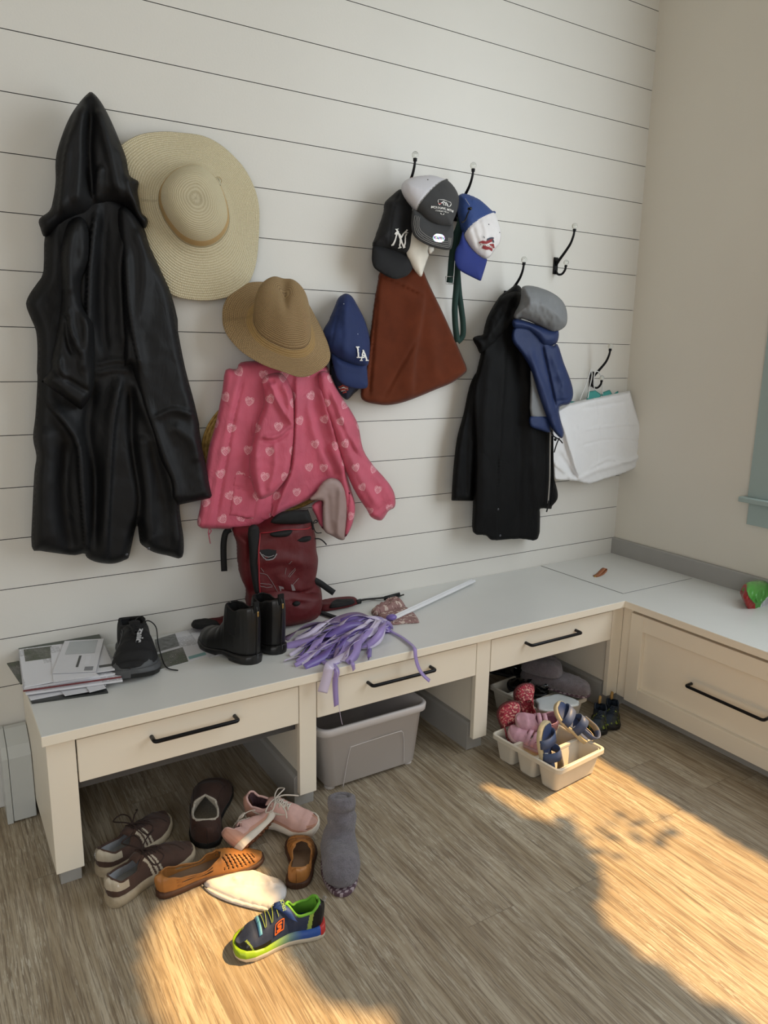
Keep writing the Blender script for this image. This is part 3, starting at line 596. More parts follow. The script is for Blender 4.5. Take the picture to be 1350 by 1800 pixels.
decal('cap_logo', strokes2d([([(-1, .4), (-.2, .8), (.9, .5)], .3), ([(-.8, -.1), (.1, .2), (.9, .0)], .3), ([(-.2, -.6), (.5, -.4)], .3)], .2), printer(cr, *q3((925, 690))[0], 9), mat('red_embroidery', 'a8453c', .7), t)
decal('cap_logo', strokes2d([([(-.9, .15), (-.1, .5), (.8, .25)], .12), ([(-.5, -.3), (.3, -.1)], .12)], .2), printer(cr, *q3((925, 690))[0], 9, off=.002), M_wh, t)
# ---- suede tote
M_suede = mat('rust_brown_suede', '5e2c18', .92, var=.13, vs=18, sheen=.08, spec=.2, bs=300, bd=.0005)
t = wthing('tote_bag', 'rust brown suede tote bag hanging below the dark caps', 'bag', PW(725, 590, .05))
cloth('bag_body', q4((243, 860), (300, 820), (400, 760), (500, 790), (520, 850), (560, 945), (640, 1110), (700, 1245), (755, 1370), (793, 1465), (780, 1500), (700, 1558), (600, 1600), (480, 1650), (380, 1685), (290, 1700), (200, 1690), (142, 1672), (122, 1640), (130, 1570), (142, 1500), (165, 1380), (190, 1200), (210, 1040), (235, 900)), M_suede, t, d=.045, thick=.032, edge=.012, wr=.0015, wrs=10, folds=[
    (q4((238, 880), (215, 1200), (190, 1500), (180, 1640)), -.010, .006), (q4((518, 1010), (490, 1200), (455, 1400), (440, 1640)), .016, .05, 'r'), (q4((490, 1270), (400, 1420), (265, 1660)), -.007, .005), (q4((550, 1100), (570, 1300), (600, 1550)), .008, .03), (q4((190, 1640), (290, 1665), (500, 1600), (780, 1470)), .006, .01), (q4((240, 880), (400, 950), (520, 1010)), .008, .01, 'l')])
hb = MB(); W3 = lambda q, d: PW(*q, d)
hb_p = [W3(q, .09) for q in q4((260, 880), (330, 700), (420, 480), (452, 260))]; ribbon(hb, catmull(hb_p, 6), .02, up=(0, -1, 0)); hb.build('handle', M_suede, t, smooth=True, solid=.003); hb = MB()
hb_p = [W3(q, .09) for q in q4((500, 860), (490, 700), (465, 480), (455, 262))]; ribbon(hb, catmull(hb_p, 6), .02, up=(0, -1, 0))
hb.build('handle', M_suede, t, smooth=True, solid=.003)
# ---- black NY cap
M_capk = fabric('black_cap_cotton', '101013', .8)
t = wthing('baseball_cap', 'black baseball cap with white interlocking NY letters above the suede tote', 'cap', PW(690, 415, .06), 'caps on the hooks')
cr = cloth('crown', q8((495, 250), (440, 265), (380, 320), (310, 385), (270, 440), (265, 520), (240, 620), (195, 760), (150, 900), (118, 1030), (300, 1060), (420, 1105), (560, 1145), (640, 1100), (680, 900), (680, 600), (600, 350)), M_capk, t, d=.045, tilt=.05, thick=.06, edge=.07, pw=.5, res=.006, folds=[(q8((500, 280), (380, 600), (330, 1050)), -.004, .003), (q8((330, 470), (450, 480), (600, 440)), .006, .012), (q8((400, 500), (360, 750), (300, 1000)), .006, .02)])
cloth('brim', q8((120, 990), (220, 1000), (350, 1030), (560, 1090), (640, 1070), (650, 1250), (620, 1330), (560, 1395), (450, 1435), (380, 1432), (290, 1395), (200, 1340), (130, 1280), (103, 1190), (103, 1110)), M_capk, t, d=.10, tilt=.02, thick=.014, edge=.05, res=.006, wr=0)
decal('cap_logo', strokes2d(NY, .12), printer(cr, *q8((465, 952))[0], 16, rot=0.05, off=.0035), M_wh, t)
# ---- cream cap below the trucker cap
M_cream = fabric('cream_cotton', 'e4ddd0', .8)
t = wthing('baseball_cap', 'cream cap of which only the curved brim shows beneath the grey trucker cap', 'cap', PW(740, 440, .08), 'caps on the hooks')
cloth('brim', q8((630, 800), (700, 780), (850, 900), (840, 1060), (855, 1110), (830, 1180), (790, 1300), (765, 1385), (745, 1400), (715, 1375), (650, 1290), (600, 1190), (560, 1100), (552, 1030), (575, 930)), M_cream, t, d=.115, thick=.02, edge=.04, res=.006, wr=0)
cloth('strap', q8((790, 990), (910, 1010), (935, 1035), (860, 1110), (835, 1050)), M_cream, t, d=.10, thick=.006, edge=.01, wr=0)
cloth('crown', q8((620, 500), (800, 480), (950, 600), (950, 850), (800, 900), (640, 820)), M_cream, t, d=.09, thick=.02, edge=.03)
# ---- trucker cap
M_char = fabric('charcoal_twill', '3a3a3b', .85)
def mesh_fn(nt, b, c):
    u, v, _ = coords(nt, 'UV'); k = ((u*2400.).sin()*(v*2400.).sin()).gt(.25)
    nt.links.new(mix(nt, k*.22, c, tuple(x*.35 for x in c)), b.inputs['Base Color']); b.inputs['Roughness'].default_value = .6
    nt.links.new(bump(nt, k*-1., .4, .0008), b.inputs['Normal'])
M_meshw = mat('white_cap_mesh', 'd8d6dc', fn=mesh_fn)
M_stw = mat('white_thread', 'b9b7b2', .8)
t = wthing('trucker_cap', 'charcoal-fronted trucker cap with white mesh back and mountain logo, front cap of its hook', 'cap', PW(755, 375, .1), 'caps on the hooks')
out = q8((1085, 128), (1130, 160), (1180, 220), (1225, 300), (1246, 390), (1240, 480), (1210, 600), (1170, 700), (1150, 790), (1080, 798), (950, 780), (820, 720), (720, 620), (675, 580), (640, 530), (590, 460), (540, 380), (505, 290), (502, 220), (530, 160), (600, 115), (700, 85), (850, 65), (960, 80))
arc = np.array(catmull(q8((1085, 130), (1000, 200), (900, 310), (800, 430), (720, 530), (690, 590)), 6))
def trucker(c, to2):
    A = np.array([to2(*p) for p in arc]); d, s, _ = segdist(c, A[:-1], A[1:]); sgn = np.sign((A[-1]-A[0])[0]*(c-A[0])[:, 1]-(A[-1]-A[0])[1]*(c-A[0])[:, 0])
    return [0 if x > 0 else 1 for x in s]
cr = cloth('crown', out, [M_char, M_meshw], t, d=.085, tilt=.07, thick=.065, pw=.5, edge=.085, res=.0045, wr=.0006, mfn=trucker, folds=[([tuple(p) for p in arc], -.0025, .003, 'c')])
br = cloth('brim', q8((640, 515), (700, 535), (770, 565), (860, 655), (970, 710), (1080, 725), (1130, 720), (1165, 690), (1178, 800), (1175, 900), (1160, 1000), (1140, 1050), (1080, 1058), (980, 1040), (850, 1000), (740, 940), (665, 880), (630, 800), (620, 680)), M_char, t, d=.16, tilt=.02, thick=.014, edge=.045, res=.005, wr=0)
stl = []
for k in range(4):
    off = 22*k; stl.append([(x, y) for x, y in q8((672+off, 600+off*.3), (660+off, 720), (690+off*.9, 850-off*.6), (780+off*.6, 930-off*.9), (900+off*.2, 985-off), (1020, 1015-off), (1120-off*.3, 1020-off), (1150-off*.6, 900))])
mbs = MB()
for P in stl: mbs.tube([on(br, u, v, .0004) for u, v in catmull(P, 3)], .0005, 5)
mbs.tube([on(cr, u+.6, v+.6, .0005) for u, v in arc], .0006, 5).build('stitching', M_stw, t, smooth=True)
fn_ = printer(cr, *q8((1030, 590))[0], 1., rot=-.13, off=.003)
lg = decal('cap_logo', text2d('MOHAWK MTN', 5.3, bold=.09), lambda x, y: fn_(x-1, y-.6), M_wh, t)
decal('cap_logo', text2d('CONNECTICUT', 3.2, bold=.05), lambda x, y: fn_(x-.5, y-5.6), M_wh, t)
decal('cap_logo', strokes2d([([(-9, 14), (-1, 15), (12, 13), (13, 11), (11, 5.5), (8, 4)], .7), ([(-9, 14), (-10, 12), (-8, 5)], .7), ([(-7, 4.6), (0, 12.6), (2.2, 9), (4, 11.5), (8, 5)], 1.5), ([(-1, 9), (1.5, 5)], 1.2), ([(3, 9.5), (4.5, 5)], 1.2), ([(-3, -8.5), (-1, -11), (2, -10.5), (3, -8.5)], .7)], 1), fn_, M_wh, t)
decal('cap_logo', strokes2d([([(-9, 7), (-6, 6.2), (-4, 7.6)], 1.3)], 1), fn_, mat('red_thread', 'b03a34', .7), t)
def holo(nt, b, c):
    X, Y, Z = coords(nt); n = nt.nodes.new('ShaderNodeHueSaturation'); h = ((X*50.+Z*30.)).fract(); nt.links.new(h.s, n.inputs['Hue']); n.inputs['Color'].default_value = (.55, .85, .95, 1)
    nt.links.new(n.outputs[0], b.inputs['Base Color']); b.inputs['Roughness'].default_value = .25; b.inputs['Metallic'].default_value = .4
st2 = decal('size_sticker', ([(10.4*math.cos(a), 7.6*math.sin(a)) for a in np.linspace(0, 6.283, 24, endpoint=False)], [tuple(range(24))]), printer(br, *q8((983, 908))[0], 1., rot=-.1, off=.0015), mat('holographic_foil', 'cfe8ee', fn=holo), t)
decal('sticker_text', text2d('YOUTH', 5.4, bold=.05), printer(br, *q8((983, 908))[0], 1., rot=-.1, off=.003), mat('print_violet', '6f5f9a', .5), t)
dots('eyelet', [on(cr, u, v, 0) for u, v in q8((838, 188), (990, 345))], .0026, mat('dark_eyelet', '2a2a2c', .5), t)
MB().ball(on(cr, *q8((1082, 140))[0], -.002), .006, sc=(1, 1, .6)).build('crown_button', M_char, t, smooth=True)
# ---- green straps hanging between the caps
M_green = mat('dark_green_webbing', '1f3b35', .8, var=.08, bs=500, bd=.0004)
t = wthing('webbing_strap', 'dark green webbing strap with metal slider hanging between the two trucker caps', 'strap', PW(805, 500, .06))
def band(P, d, w, q=q4, m=None, name='strap', solid=.0018, par=None, dd=None):
    mb = MB(); P = catmull(q(*P), 6); n = len(P); up = CAM-PW(*P[n//2], d); up /= np.linalg.norm(up)
    ribbon(mb, [PW(*p, d+(np.interp(i/(n-1), np.linspace(0, 1, len(dd)), dd) if dd else 0)) for i, p in enumerate(P)], w, up=up); return mb.build(name, m or M_green, par or t, smooth=True, solid=solid)
band(((765, 470), (748, 560), (720, 640), (700, 760), (690, 880), (684, 925)), .075, .023)
band(((775, 470), (748, 640), (738, 800), (728, 950), (718, 1080), (722, 1200), (735, 1300)), .06, .022)
band(((735, 1300), (768, 1260), (770, 1180), (758, 1080), (745, 980), (735, 850)), .055, .021)
bk = MB(); cc_ = [PW(*p, .082) for p in q4((660, 886), (706, 886), (708, 932), (664, 932))]; bk.tube(cc_+[cc_[0]], .0016, 6); bk.build('slider_buckle', M_metalw, t, smooth=True)
# ---- blue and white cap
M_roy = fabric('deep_blue_twill', '1a2c78', .75); M_mblue = mat('blue_cap_mesh', '2a4684', fn=mesh_fn); M_panel = fabric('white_panel_cotton', 'e6e2e2', .75)
t = wthing('trucker_cap', 'blue mesh trucker cap with white front panel and blue brim, right of the charcoal one', 'cap', PW(840, 410, .08), 'caps on the hooks')
out = q7((375, 160), (470, 110), (540, 125), (640, 160), (760, 220), (880, 320), (980, 420), (1060, 500), (1110, 640), (1150, 780), (1165, 950), (1130, 1090), (1020, 1240), (960, 1330), (905, 1365), (840, 1360), (740, 1310), (640, 1220), (560, 1120), (510, 1020), (480, 940), (470, 900), (420, 700), (380, 500), (370, 300))
arc2 = catmull(q7((1050, 495), (900, 590), (750, 690), (600, 810), (480, 945)), 6)
def panel(c, to2):
    A = np.array([to2(*p) for p in arc2]); d, s, _ = segdist(c, A[:-1], A[1:]); return [1 if x > 0 else 0 for x in s]
cr = cloth('crown', out, [M_mblue, M_panel], t, d=.06, tilt=.06, thick=.06, pw=.5, edge=.075, res=.0045, mfn=panel, wr=.0015, folds=[(arc2, -.002, .003, 'c'), (q7((800, 700), (880, 900), (900, 1200)), .005, .012), (q7((650, 850), (700, 1000), (760, 1200)), -.004, .01), (q7((620, 300), (800, 300), (960, 430)), .006, .01)])
br = cloth('brim', q7((500, 925), (540, 1000), (595, 1090), (675, 1185), (770, 1270), (850, 1320), (905, 1330), (910, 1368), (880, 1480), (830, 1640), (800, 1735), (780, 1745), (700, 1710), (580, 1650), (450, 1580), (360, 1500), (315, 1380), (312, 1250), (340, 1130), (400, 1030), (460, 800)), M_roy, t, d=.125, tilt=.02, thick=.013, edge=.045, res=.005, wr=0)
M_red = mat('brick_red_thread', '8e2f33', .75)
decal('cap_logo', strokes2d([([(-12, 2), (-7, 4.6), (0, 3), (8, 7.5), (14, 10)], 5.), ([(-6, -3), (0, -6), (6, -5), (12, -7)], 7.), ([(10, 2), (12, -5)], 8.)], 1), printer(cr, *q7((885, 1150))[0], .92, rot=.02, off=.003), M_red, t)
decal('cap_logo', strokes2d([([(2, 8), (8, 12), (14, 13)], 3.), ([(-3, 11), (-4.5, 15)], .8), ([(12, 10), (14, 5)], 2.5)], 1), printer(cr, *q7((885, 1150))[0], .92, off=.0038), mat('slate_thread', '3d4654', .7), t)
decal('cap_logo', text2d('ISLANDERS', 4.9, bold=.06), printer(cr, *q7((890, 1165))[0], .95, rot=-.22, off=.0045), M_wh, t)
dots('eyelet', [on(cr, u, v, 0) for u, v in q7((930, 778), (1130, 895))], .0025, mat('dark_eyelet', '2a2a2c', .5), t)
MB().ball(on(cr, *q7((1040, 490))[0], 0), .0062, sc=(1, 1, .8)).build('crown_button', M_mblue, t, smooth=True)
t = wthing('cord_lock', 'round black cord lock on a cord dangling in front of the blue mesh cap', 'cord lock', PW(826, 370, .15))
MB().lathe([(0, .008), (.0045, .008), (.0055, .005), (.0055, -.006), (.004, -.008), (0, -.008)], 16, M=Matrix.Rotation(1.57, 3, 'X'), c=PW(*q7((590, 390))[0], .165)).build('lock_body', mat('black_plastic', '131314', .25), t, smooth=True)
MB().tube(catmull([PW(*p, .16) for p in q7((505, 200), (550, 270), (590, 330))], 4), .0009, 6).build('cord', mat('pale_cord', 'a9a9a2', .6), t, smooth=True)
MB().tube(catmull([PW(*p, .16) for p in q7((575, 440), (545, 500), (520, 580), (470, 640), (440, 640))], 4), .0026, 8).build('cord', M_capk, t, smooth=True)
# ---- black zip jacket
t = wthing('zip_jacket', 'black hooded winter jacket hanging behind the small blue and grey one', 'jacket', PW(890, 700, .05))
body = q5((370, 450), (410, 422), (440, 440), (446, 500), (430, 570), (500, 780), (580, 1060), (595, 1230), (604, 1400), (630, 1510), (628, 1555), (600, 1590), (596, 1604), (540, 1602), (538, 1640), (526, 1762), (430, 1760), (310, 1768), (275, 1764), (250, 1742), (185, 1727), (185, 1600), (190, 1300), (180, 1000), (205, 880), (228, 780), (240, 680), (262, 590), (300, 520), (332, 475))
zj = cloth('jacket_body', body, M_black2, t, d=.06, thick=.040, edge=.025, wr=.0015, wrs=12, res=.007, folds=[(q5((350, 640), (350, 900), (330, 1200), (315, 1750)), .014, .035, 'r'), (q5((300, 760), (260, 1100), (250, 1700)), .018, .04), (q5((480, 900), (500, 1200), (520, 1600)), .012, .03), (q5((420, 700), (430, 1100), (420, 1700)), -.010, .025), (q5((330, 480), (300, 600), (260, 760)), .014, .02), (q5((320, 1300), (318, 1740)), -.008, .004)])
cloth('sleeve', q5((205, 880), (165, 960), (135, 1100), (100, 1230), (80, 1400), (70, 1560), (70, 1560), (184, 1562), (184, 1562), (200, 1400), (225, 1200), (260, 1000), (260, 850)), M_black2, t, d=.05, thick=.035, edge=.03, res=.007, folds=[(q5((180, 980), (150, 1250), (150, 1540)), -.006, .01)])
cloth('hood', q5((240, 680), (210, 690), (182, 706), (205, 750), (228, 785), (300, 740), (380, 640), (430, 560), (445, 480), (410, 450), (340, 480), (300, 530), (262, 600)), M_black2, t, d=.085, thick=.04, edge=.035, res=.006, wr=.003, wrs=50, folds=[(q5((400, 470), (340, 600), (240, 720)), .01, .02)])
band(((592, 1190), (590, 1300), (588, 1450), (580, 1575)), .115, .006, q=q5, m=mat('silver_zip', '9c9a96', .4, .3), name='zip')
band(((603, 1220), (604, 1380), (602, 1500), (592, 1580)), .10, .008, q=q5, m=M_black2, name='zip_flap')
dots('snap_button', [on(zj, u, v, 0) for u, v in q5((330, 1728), (318, 1588))], .0055, mat('dark_snap', '55555a', .35, .8), t)
MB().tube(catmull([PW(*p, .12) for p in q5((585, 1560), (580, 1590), (572, 1620))], 3), .003, 6).build('zip_pull', M_capk, t, smooth=True)
# ---- small blue/grey jacket
M_gry = mat('grey_windbreaker', '77797b', .6, var=.05, bs=60, bd=.001); M_nvy = mat('navy_blue_windbreaker', '172a56', .6, var=.06, bs=60, bd=.001)
t = wthing('windbreaker', "child's blue windbreaker with rounded grey hood hung over the black jacket", 'jacket', PW(955, 620, .13))
cloth('body', q5((390, 715), (405, 640), (480, 640), (560, 660), (600, 740), (630, 735), (662, 830), (700, 930), (713, 1000), (692, 1050), (640, 1066), (645, 1130), (663, 1200), (648, 1232), (600, 1180), (570, 1110), (530, 1000), (490, 870), (440, 785)), M_nvy, t, d=.135, thick=.022, edge=.016, res=.006, wr=.002, folds=[(q5((550, 740), (585, 900), (620, 1060)), -.014, .006), (q5((600, 780), (650, 920), (670, 1040)), .008, .02), (q5((480, 760), (560, 980), (630, 1200)), .008, .015), (q5((615, 1035), (690, 1025)), -.005, .004)])
cloth('grey_panel', q5((490, 860), (530, 960), (575, 1100), (582, 1122), (490, 1118), (488, 950)), M_gry, t, d=.125, thick=.012, edge=.015, res=.006)
cloth('hem', q5((488, 1112), (582, 1112), (592, 1160), (592, 1202), (540, 1190), (487, 1168)), M_nvy, t, d=.125, thick=.014, edge=.012, res=.006)
cloth('hood_band', q5((390, 615), (420, 600), (520, 630), (600, 660), (636, 665), (630, 722), (600, 742), (555, 740), (525, 705), (480, 665), (430, 655), (400, 650)), M_nvy, t, d=.15, thick=.03, edge=.03, res=.006)
cloth('hood', q5((445, 432), (500, 428), (580, 453), (640, 490), (672, 535), (682, 595), (670, 642), (612, 672), (560, 650), (500, 622), (440, 600), (410, 605), (400, 580), (430, 520), (440, 470)), M_gry, t, d=.155, thick=.06, edge=.06, res=.006, wr=.004, wrs=30, folds=[(q5((480, 520), (560, 540), (650, 600)), .006, .015)])
MB().tube(catmull([PW(*p, .14) for p in q5((596, 1190), (610, 1220), (640, 1238), (656, 1256))], 4), .003, 6).tube(catmull([PW(*p, .14) for p in q5((640, 1230), (626, 1260), (612, 1306))], 4), .0026, 6).ball(PW(*q5((618, 1238))[0], .14), .006).build('drawcord', M_capk, t, smooth=True)
# ---- white paper bag
M_paper = mat('white_kraft_paper', 'e3e3e4', .6, var=.015, bs=35, bd=.002)
t = wthing('paper_bag', 'crumpled white paper gift bag hanging from the last hook in the corner', 'bag', PW(1050, 770, .06))
cloth('bag_body', q5((625, 1080), (760, 1030), (850, 1010), (930, 995), (1013, 980), (1013, 980), (1035, 1060), (1060, 1130), (1090, 1240), (1114, 1325), (1114, 1325), (1060, 1372), (980, 1412), (880, 1442), (800, 1468), (740, 1455), (680, 1450), (620, 1445), (610, 1400), (600, 1250)), M_paper, t, d=.045, thick=.045, edge=.012, res=.0065, wr=.0015, wrs=25, smooth=2, folds=[
    (q5((650, 1120), (700, 1280), (745, 1430)), .016, .02, 'l'), (q5((690, 1420), (745, 1430), (860, 1380), (1110, 1310)), .008, .012), (q5((760, 1070), (880, 1050), (1010, 1030)), -.004, .006), (q5((640, 1300), (700, 1380), (745, 1430)), -.008, .012), (q5((780, 1180), (900, 1160), (1060, 1150)), .004, .004), (q5((760, 1260), (900, 1230), (1085, 1240)), -.003, .004), (q5((800, 1380), (900, 1330), (1000, 1340), (1090, 1290)), .005, .008), (q5((830, 1020), (850, 1200), (840, 1400)), -.003, .004), (q5((980, 990), (1000, 1120), (1060, 1300)), .003, .005), (q5((900, 1040), (920, 1200), (960, 1400)), .003, .02), (q5((620, 1350), (680, 1400)), .008, .01)])
tis = MB(); M_teal = mat('teal_tissue_paper', '3f8f88', .7)
for i, P in enumerate([((680, 1060), (700, 1035), (760, 1040), (770, 1080)), ((780, 1040), (790, 985), (830, 978), (860, 1000), (850, 1040)), ((850, 1040), (865, 990), (905, 975), (920, 1000), (950, 980), (955, 1030)), ((940, 1030), (950, 995), (1000, 985), (1005, 1020))]):
    o = cloth('tissue', q5(*P), M_teal, t, d=.045+.01*(i % 2), thick=.006, edge=.01, res=.006, smooth=1)
hd = MB(); hd.tube(catmull([PW(*p, .095) for p in q5((748, 1030), (775, 960), (800, 890), (806, 868), (812, 900), (800, 960), (790, 1020))], 5), .0022, 8); hd.build('handle', mat('white_paper_cord', 'd8d8d6', .7), t, smooth=True); hd = MB()
hd.tube(catmull([PW(*p, .05) for p in q5((835, 1010), (822, 950), (826, 890), (845, 880), (862, 920), (868, 1000))], 5), .0022, 8)
hd.build('handle', mat('white_paper_cord', 'd8d8d6', .7), t, smooth=True)
# ================================================================ FOOTWEAR BUILDERS
qf = T(150, 1340, 2.7); qb = T(10, 1080, 4.21875); qr = T(480, 1000, 3.5526); qs = T(160, 1350, 5.1923); qt = T(860, 1220, 5.8696); qu = T(840, 1120, 4.5); qk = T(380, 1540, 6.1364)
PT = np.array([0, .015, .05, .12, .22, .32, .42, .55, .68, .80, .90, .96, .99, 1.]); PWD = np.array([0, .34, .58, .72, .76, .72, .71, .84, .98, 1., .86, .60, .32, 0])
def smooth_interp(x, X, Y):
    x = np.clip(x, X[0], X[-1]); i = int(np.clip(np.searchsorted(X, x)-1, 0, len(X)-2)); f = (x-X[i])/(X[i+1]-X[i]+1e-12); f = f*f*(3-2*f); return Y[i]*(1-f)+Y[i+1]*f
class Shoe:
    def __init__(s, L, hw, sole=(.026, .018), top=((0, .07), (.25, .06), (.45, .085), (.7, .06), (1, .035)), open_=((.03, .55), (.08, .78), (.3, .75), (.42, .35), (.62, .12), (.66, 0)), side=1, round_=.75, spring=.012):
        s.L, s.hw, s.sl, s.side, s.rd, s.sp = L, hw, sole, side, round_, spring; s.tx, s.tz = zip(*top); s.ox, s.oo = zip(*open_)
    def w(s, t): return float(np.interp(t, PT, PWD))*s.hw
    def yc(s, t): return s.side*(.016*math.sin(math.pi*t)-.006*t)*s.hw/.05
    def zs(s, t): return float(np.interp(t, [0, .35, .7, 1], [s.sl[0], s.sl[0]*.95, s.sl[1], s.sl[1]+s.sp]))
    def zt(s, t): return max(smooth_interp(t, s.tx, s.tz), s.zs(t)+.008)
    def o(s, t):
        if t <= s.ox[0] or t >= s.ox[-1]: return 0.
        return smooth_interp(t, s.ox, s.oo)*s.w(t)
    def pt(s, t, q, sd, off=0.):
        w = max(s.w(t)-.002, .0005)+off; o = s.o(t); a = q*math.pi/2
        y = s.yc(t)+sd*(o+(w-o)*max(0, math.cos(a))**s.rd); z = s.zs(t)+(s.zt(t)-s.zs(t)+off)*math.sin(a)**.9
        x = t*s.L-(.006*math.sin(math.pi*min(1, q))*(1-t) if t < .1 else 0)
        return (x-off*(t < .02), y, z)
    def ts(s, n=110):
        a = np.linspace(0, 1, n); return np.unique(np.concatenate([a, [.004, .01, .02, .03, .97, .985, .995, .998], list(s.ox)]))
    def upper(s, root, mats, fn=None, hole=None, ns=26, name='upper', solid=.0018):
        mb = MB(); ts = s.ts()
        for sd in (-1, 1):
            V = [s.pt(t, j/ns, sd) for t in ts for j in range(ns+1)]; F = []; M = []
            for i in range(len(ts)-1):
                for j in range(ns):
                    t, q = (ts[i]+ts[i+1])/2, (j+.5)/ns
                    if hole and hole(t, q, sd): continue
                    f = (i*(ns+1)+j, (i+1)*(ns+1)+j, (i+1)*(ns+1)+j+1, i*(ns+1)+j+1); F.append(f if sd < 0 else f[::-1]); M.append(fn(t, q, sd) if fn else 0)
            b = len(mb.V); mb.V += V; mb.F += [tuple(k+b for k in f) for f in F]; mb.M += M
        o = mb.build(name, mats if isinstance(mats, list) else [mats], root, smooth=True, weld=True, solid=solid); return o
    def inner(s, root, m, ins=None, t1=.62, dep=.004, hole=None):
        mb = MB(); ts = [t for t in s.ts() if s.ox[0] <= t <= max(s.ox[-1]+.12, t1)]
        if not hole:
            for sd in (-1, 1):
                V = []
                for t in ts:
                    w = max(s.w(t)-.006, .001); o = min(s.o(t), w); zt = s.zt(t)-(.001 if s.o(t) > 0 else .006); zb = s.zs(t)+dep
                    for j in range(7): a = j/6; V.append((t*s.L+(.004 if t < .1 else 0), s.yc(t)+sd*(o+(w-o)*math.sin(a*math.pi/2)), zt+(zb-zt)*a))
                F = [(i*7+j, i*7+j+1, (i+1)*7+j+1, (i+1)*7+j) for i in range(len(ts)-1) for j in range(6)]; mb.add(V, F)
            mb.build('lining', m, root, smooth=True)
        mb = MB(); tt = [t for t in s.ts() if .01 < t < (.97)]
        V = [(t*s.L, s.yc(t)+k*max(s.w(t)-.004, .001), s.zs(t)+dep+.002*abs(k)) for t in tt for k in (-1, -.5, 0, .5, 1)]
        mb.add(V, [(i*5+j, (i+1)*5+j, (i+1)*5+j+1, i*5+j+1) for i in range(len(tt)-1) for j in range(4)]); mb.build('insole', ins or m, root, smooth=True)
    def collar(s, root, m, r=.0026, name='collar', pad=1.):
        ts = [t for t in s.ts() if s.ox[0] <= t <= s.ox[-1]]
        P = [np.array(s.pt(t, 1, -1)) for t in ts][::-1]+[np.array(s.pt(t, 1, 1)) for t in ts]
        MB().tube(P, r, 8).build(name, m, root, smooth=True)
    def sole(s, root, mats, grow=.003, fn=None, bulge=.002, name='sole', heel=None):
        mb = MB(); ts = s.ts(); V = []; n = 10
        for t in ts:
            w = s.w(t)+grow*min(1, s.w(t)/.01+.3); zt = s.zs(t)+.003; zb = s.sp*max(0, (t-.75)/.25)**2+(heel*(1-1/(1+math.exp(-(t-.36)*60))) if False else 0)
            if heel and .30 < t < .52: zb += heel*math.sin((t-.30)/.22*math.pi)**.5
            x = t*s.L+(grow*1.2)*(2*t-1)
            for (a, z) in ((-.8, zt), (-1, zt-.0015), (-1-bulge/max(w, .004), (zt+zb)/2), (-1, zb+.0015), (-.92, zb), (.92, zb), (1, zb+.0015), (1+bulge/max(w, .004), (zt+zb)/2), (1, zt-.0015), (.8, zt)): V.append((x, s.yc(t)+a*w, z))
        F = []; M = []
        for i in range(len(ts)-1):
            for j in range(n):
                F.append((i*n+j, i*n+(j+1) % n, (i+1)*n+(j+1) % n, (i+1)*n+j)); M.append(fn((ts[i]+ts[i+1])/2, j) if fn else 0)
        F += [tuple(range(n))[::-1], tuple((len(ts)-1)*n+k for k in range(n))]; M += [0, 0]
        mb.V = V; mb.F = F; mb.M = M; return mb.build(name, mats if isinstance(mats, list) else [mats], root, smooth=True)
    def tongue(s, root, m, ta, tb, wd=.016, lift=.012):
        mb = MB(); V = []
        n = 14
        for i in range(n+1):
            t = ta+(tb-ta)*i/n
            for k in (-1, -.5, 0, .5, 1): V.append((t*s.L-.01*(1-i/n), s.yc(t)+k*wd*(1-.25*i/n), s.zt(t)-.004-.003*k*k+lift*(1-i/n)**2))
        mb.add(V, [(i*5+j, (i+1)*5+j, (i+1)*5+j+1, i*5+j+1) for i in range(n) for j in range(4)]).build('tongue', m, root, smooth=True, solid=.003)
    def laces(s, root, m, ta, tb, n=6, r=.0019, wd=.010, bow=True, scale=1., flat=None):
        mb = MB(); T_ = np.linspace(ta, tb, n); P = lambda t, y, dz=.003: np.array([t*s.L, s.yc(t)+y, s.zt(t)+dz])
        for i, t in enumerate(T_):
            w = wd+s.o(t)*.6; mb.tube([P(t, -w-.004, -.001), P(t, -w*.5, .004), P(t, w*.5, .004), P(t, w+.004, -.001)], r, 7, flat=flat)
            if i < n-1:
                t2 = T_[i+1]; mb.tube([P(t, -w, .001), P((t+t2)/2, 0, .0055), P(t2, w, .001)], r, 7, flat=flat).tube([P(t, w, .001), P((t+t2)/2, 0, .006), P(t2, -w, .001)], r, 7, flat=flat)
        if bow:
            c = P(ta+.02, 0, .009)
            for sd in (-1, 1):
                k = scale; mb.tube(catmull([c, c+np.array([.01*k, sd*.02*k, .006]), c+np.array([.012*k, sd*.045*k, .001]), c+np.array([-.008*k, sd*.048*k, -.006]), c+np.array([-.006*k, sd*.02*k, .001]), c], 5), r, 7, flat=flat)
                mb.tube(catmull([c, c+np.array([.02*k, sd*.015*k, .004]), c+np.array([.045*k, sd*.03*k, -.004]), c+np.array([.055*k, sd*.045*k, -.018])], 5), r, 7, flat=flat)
        return mb.build('laces', m, root, smooth=True)
def put(name, label, hp, tp, z=0., group=None, plane=None, up=(0, 0, 1), cat='shoe'):
    A, B = PZ(*hp, z), PZ(*tp, z); t = thing(name, label, cat, A, group, X=B-A, Z=up); return t, float(np.linalg.norm(B-A))
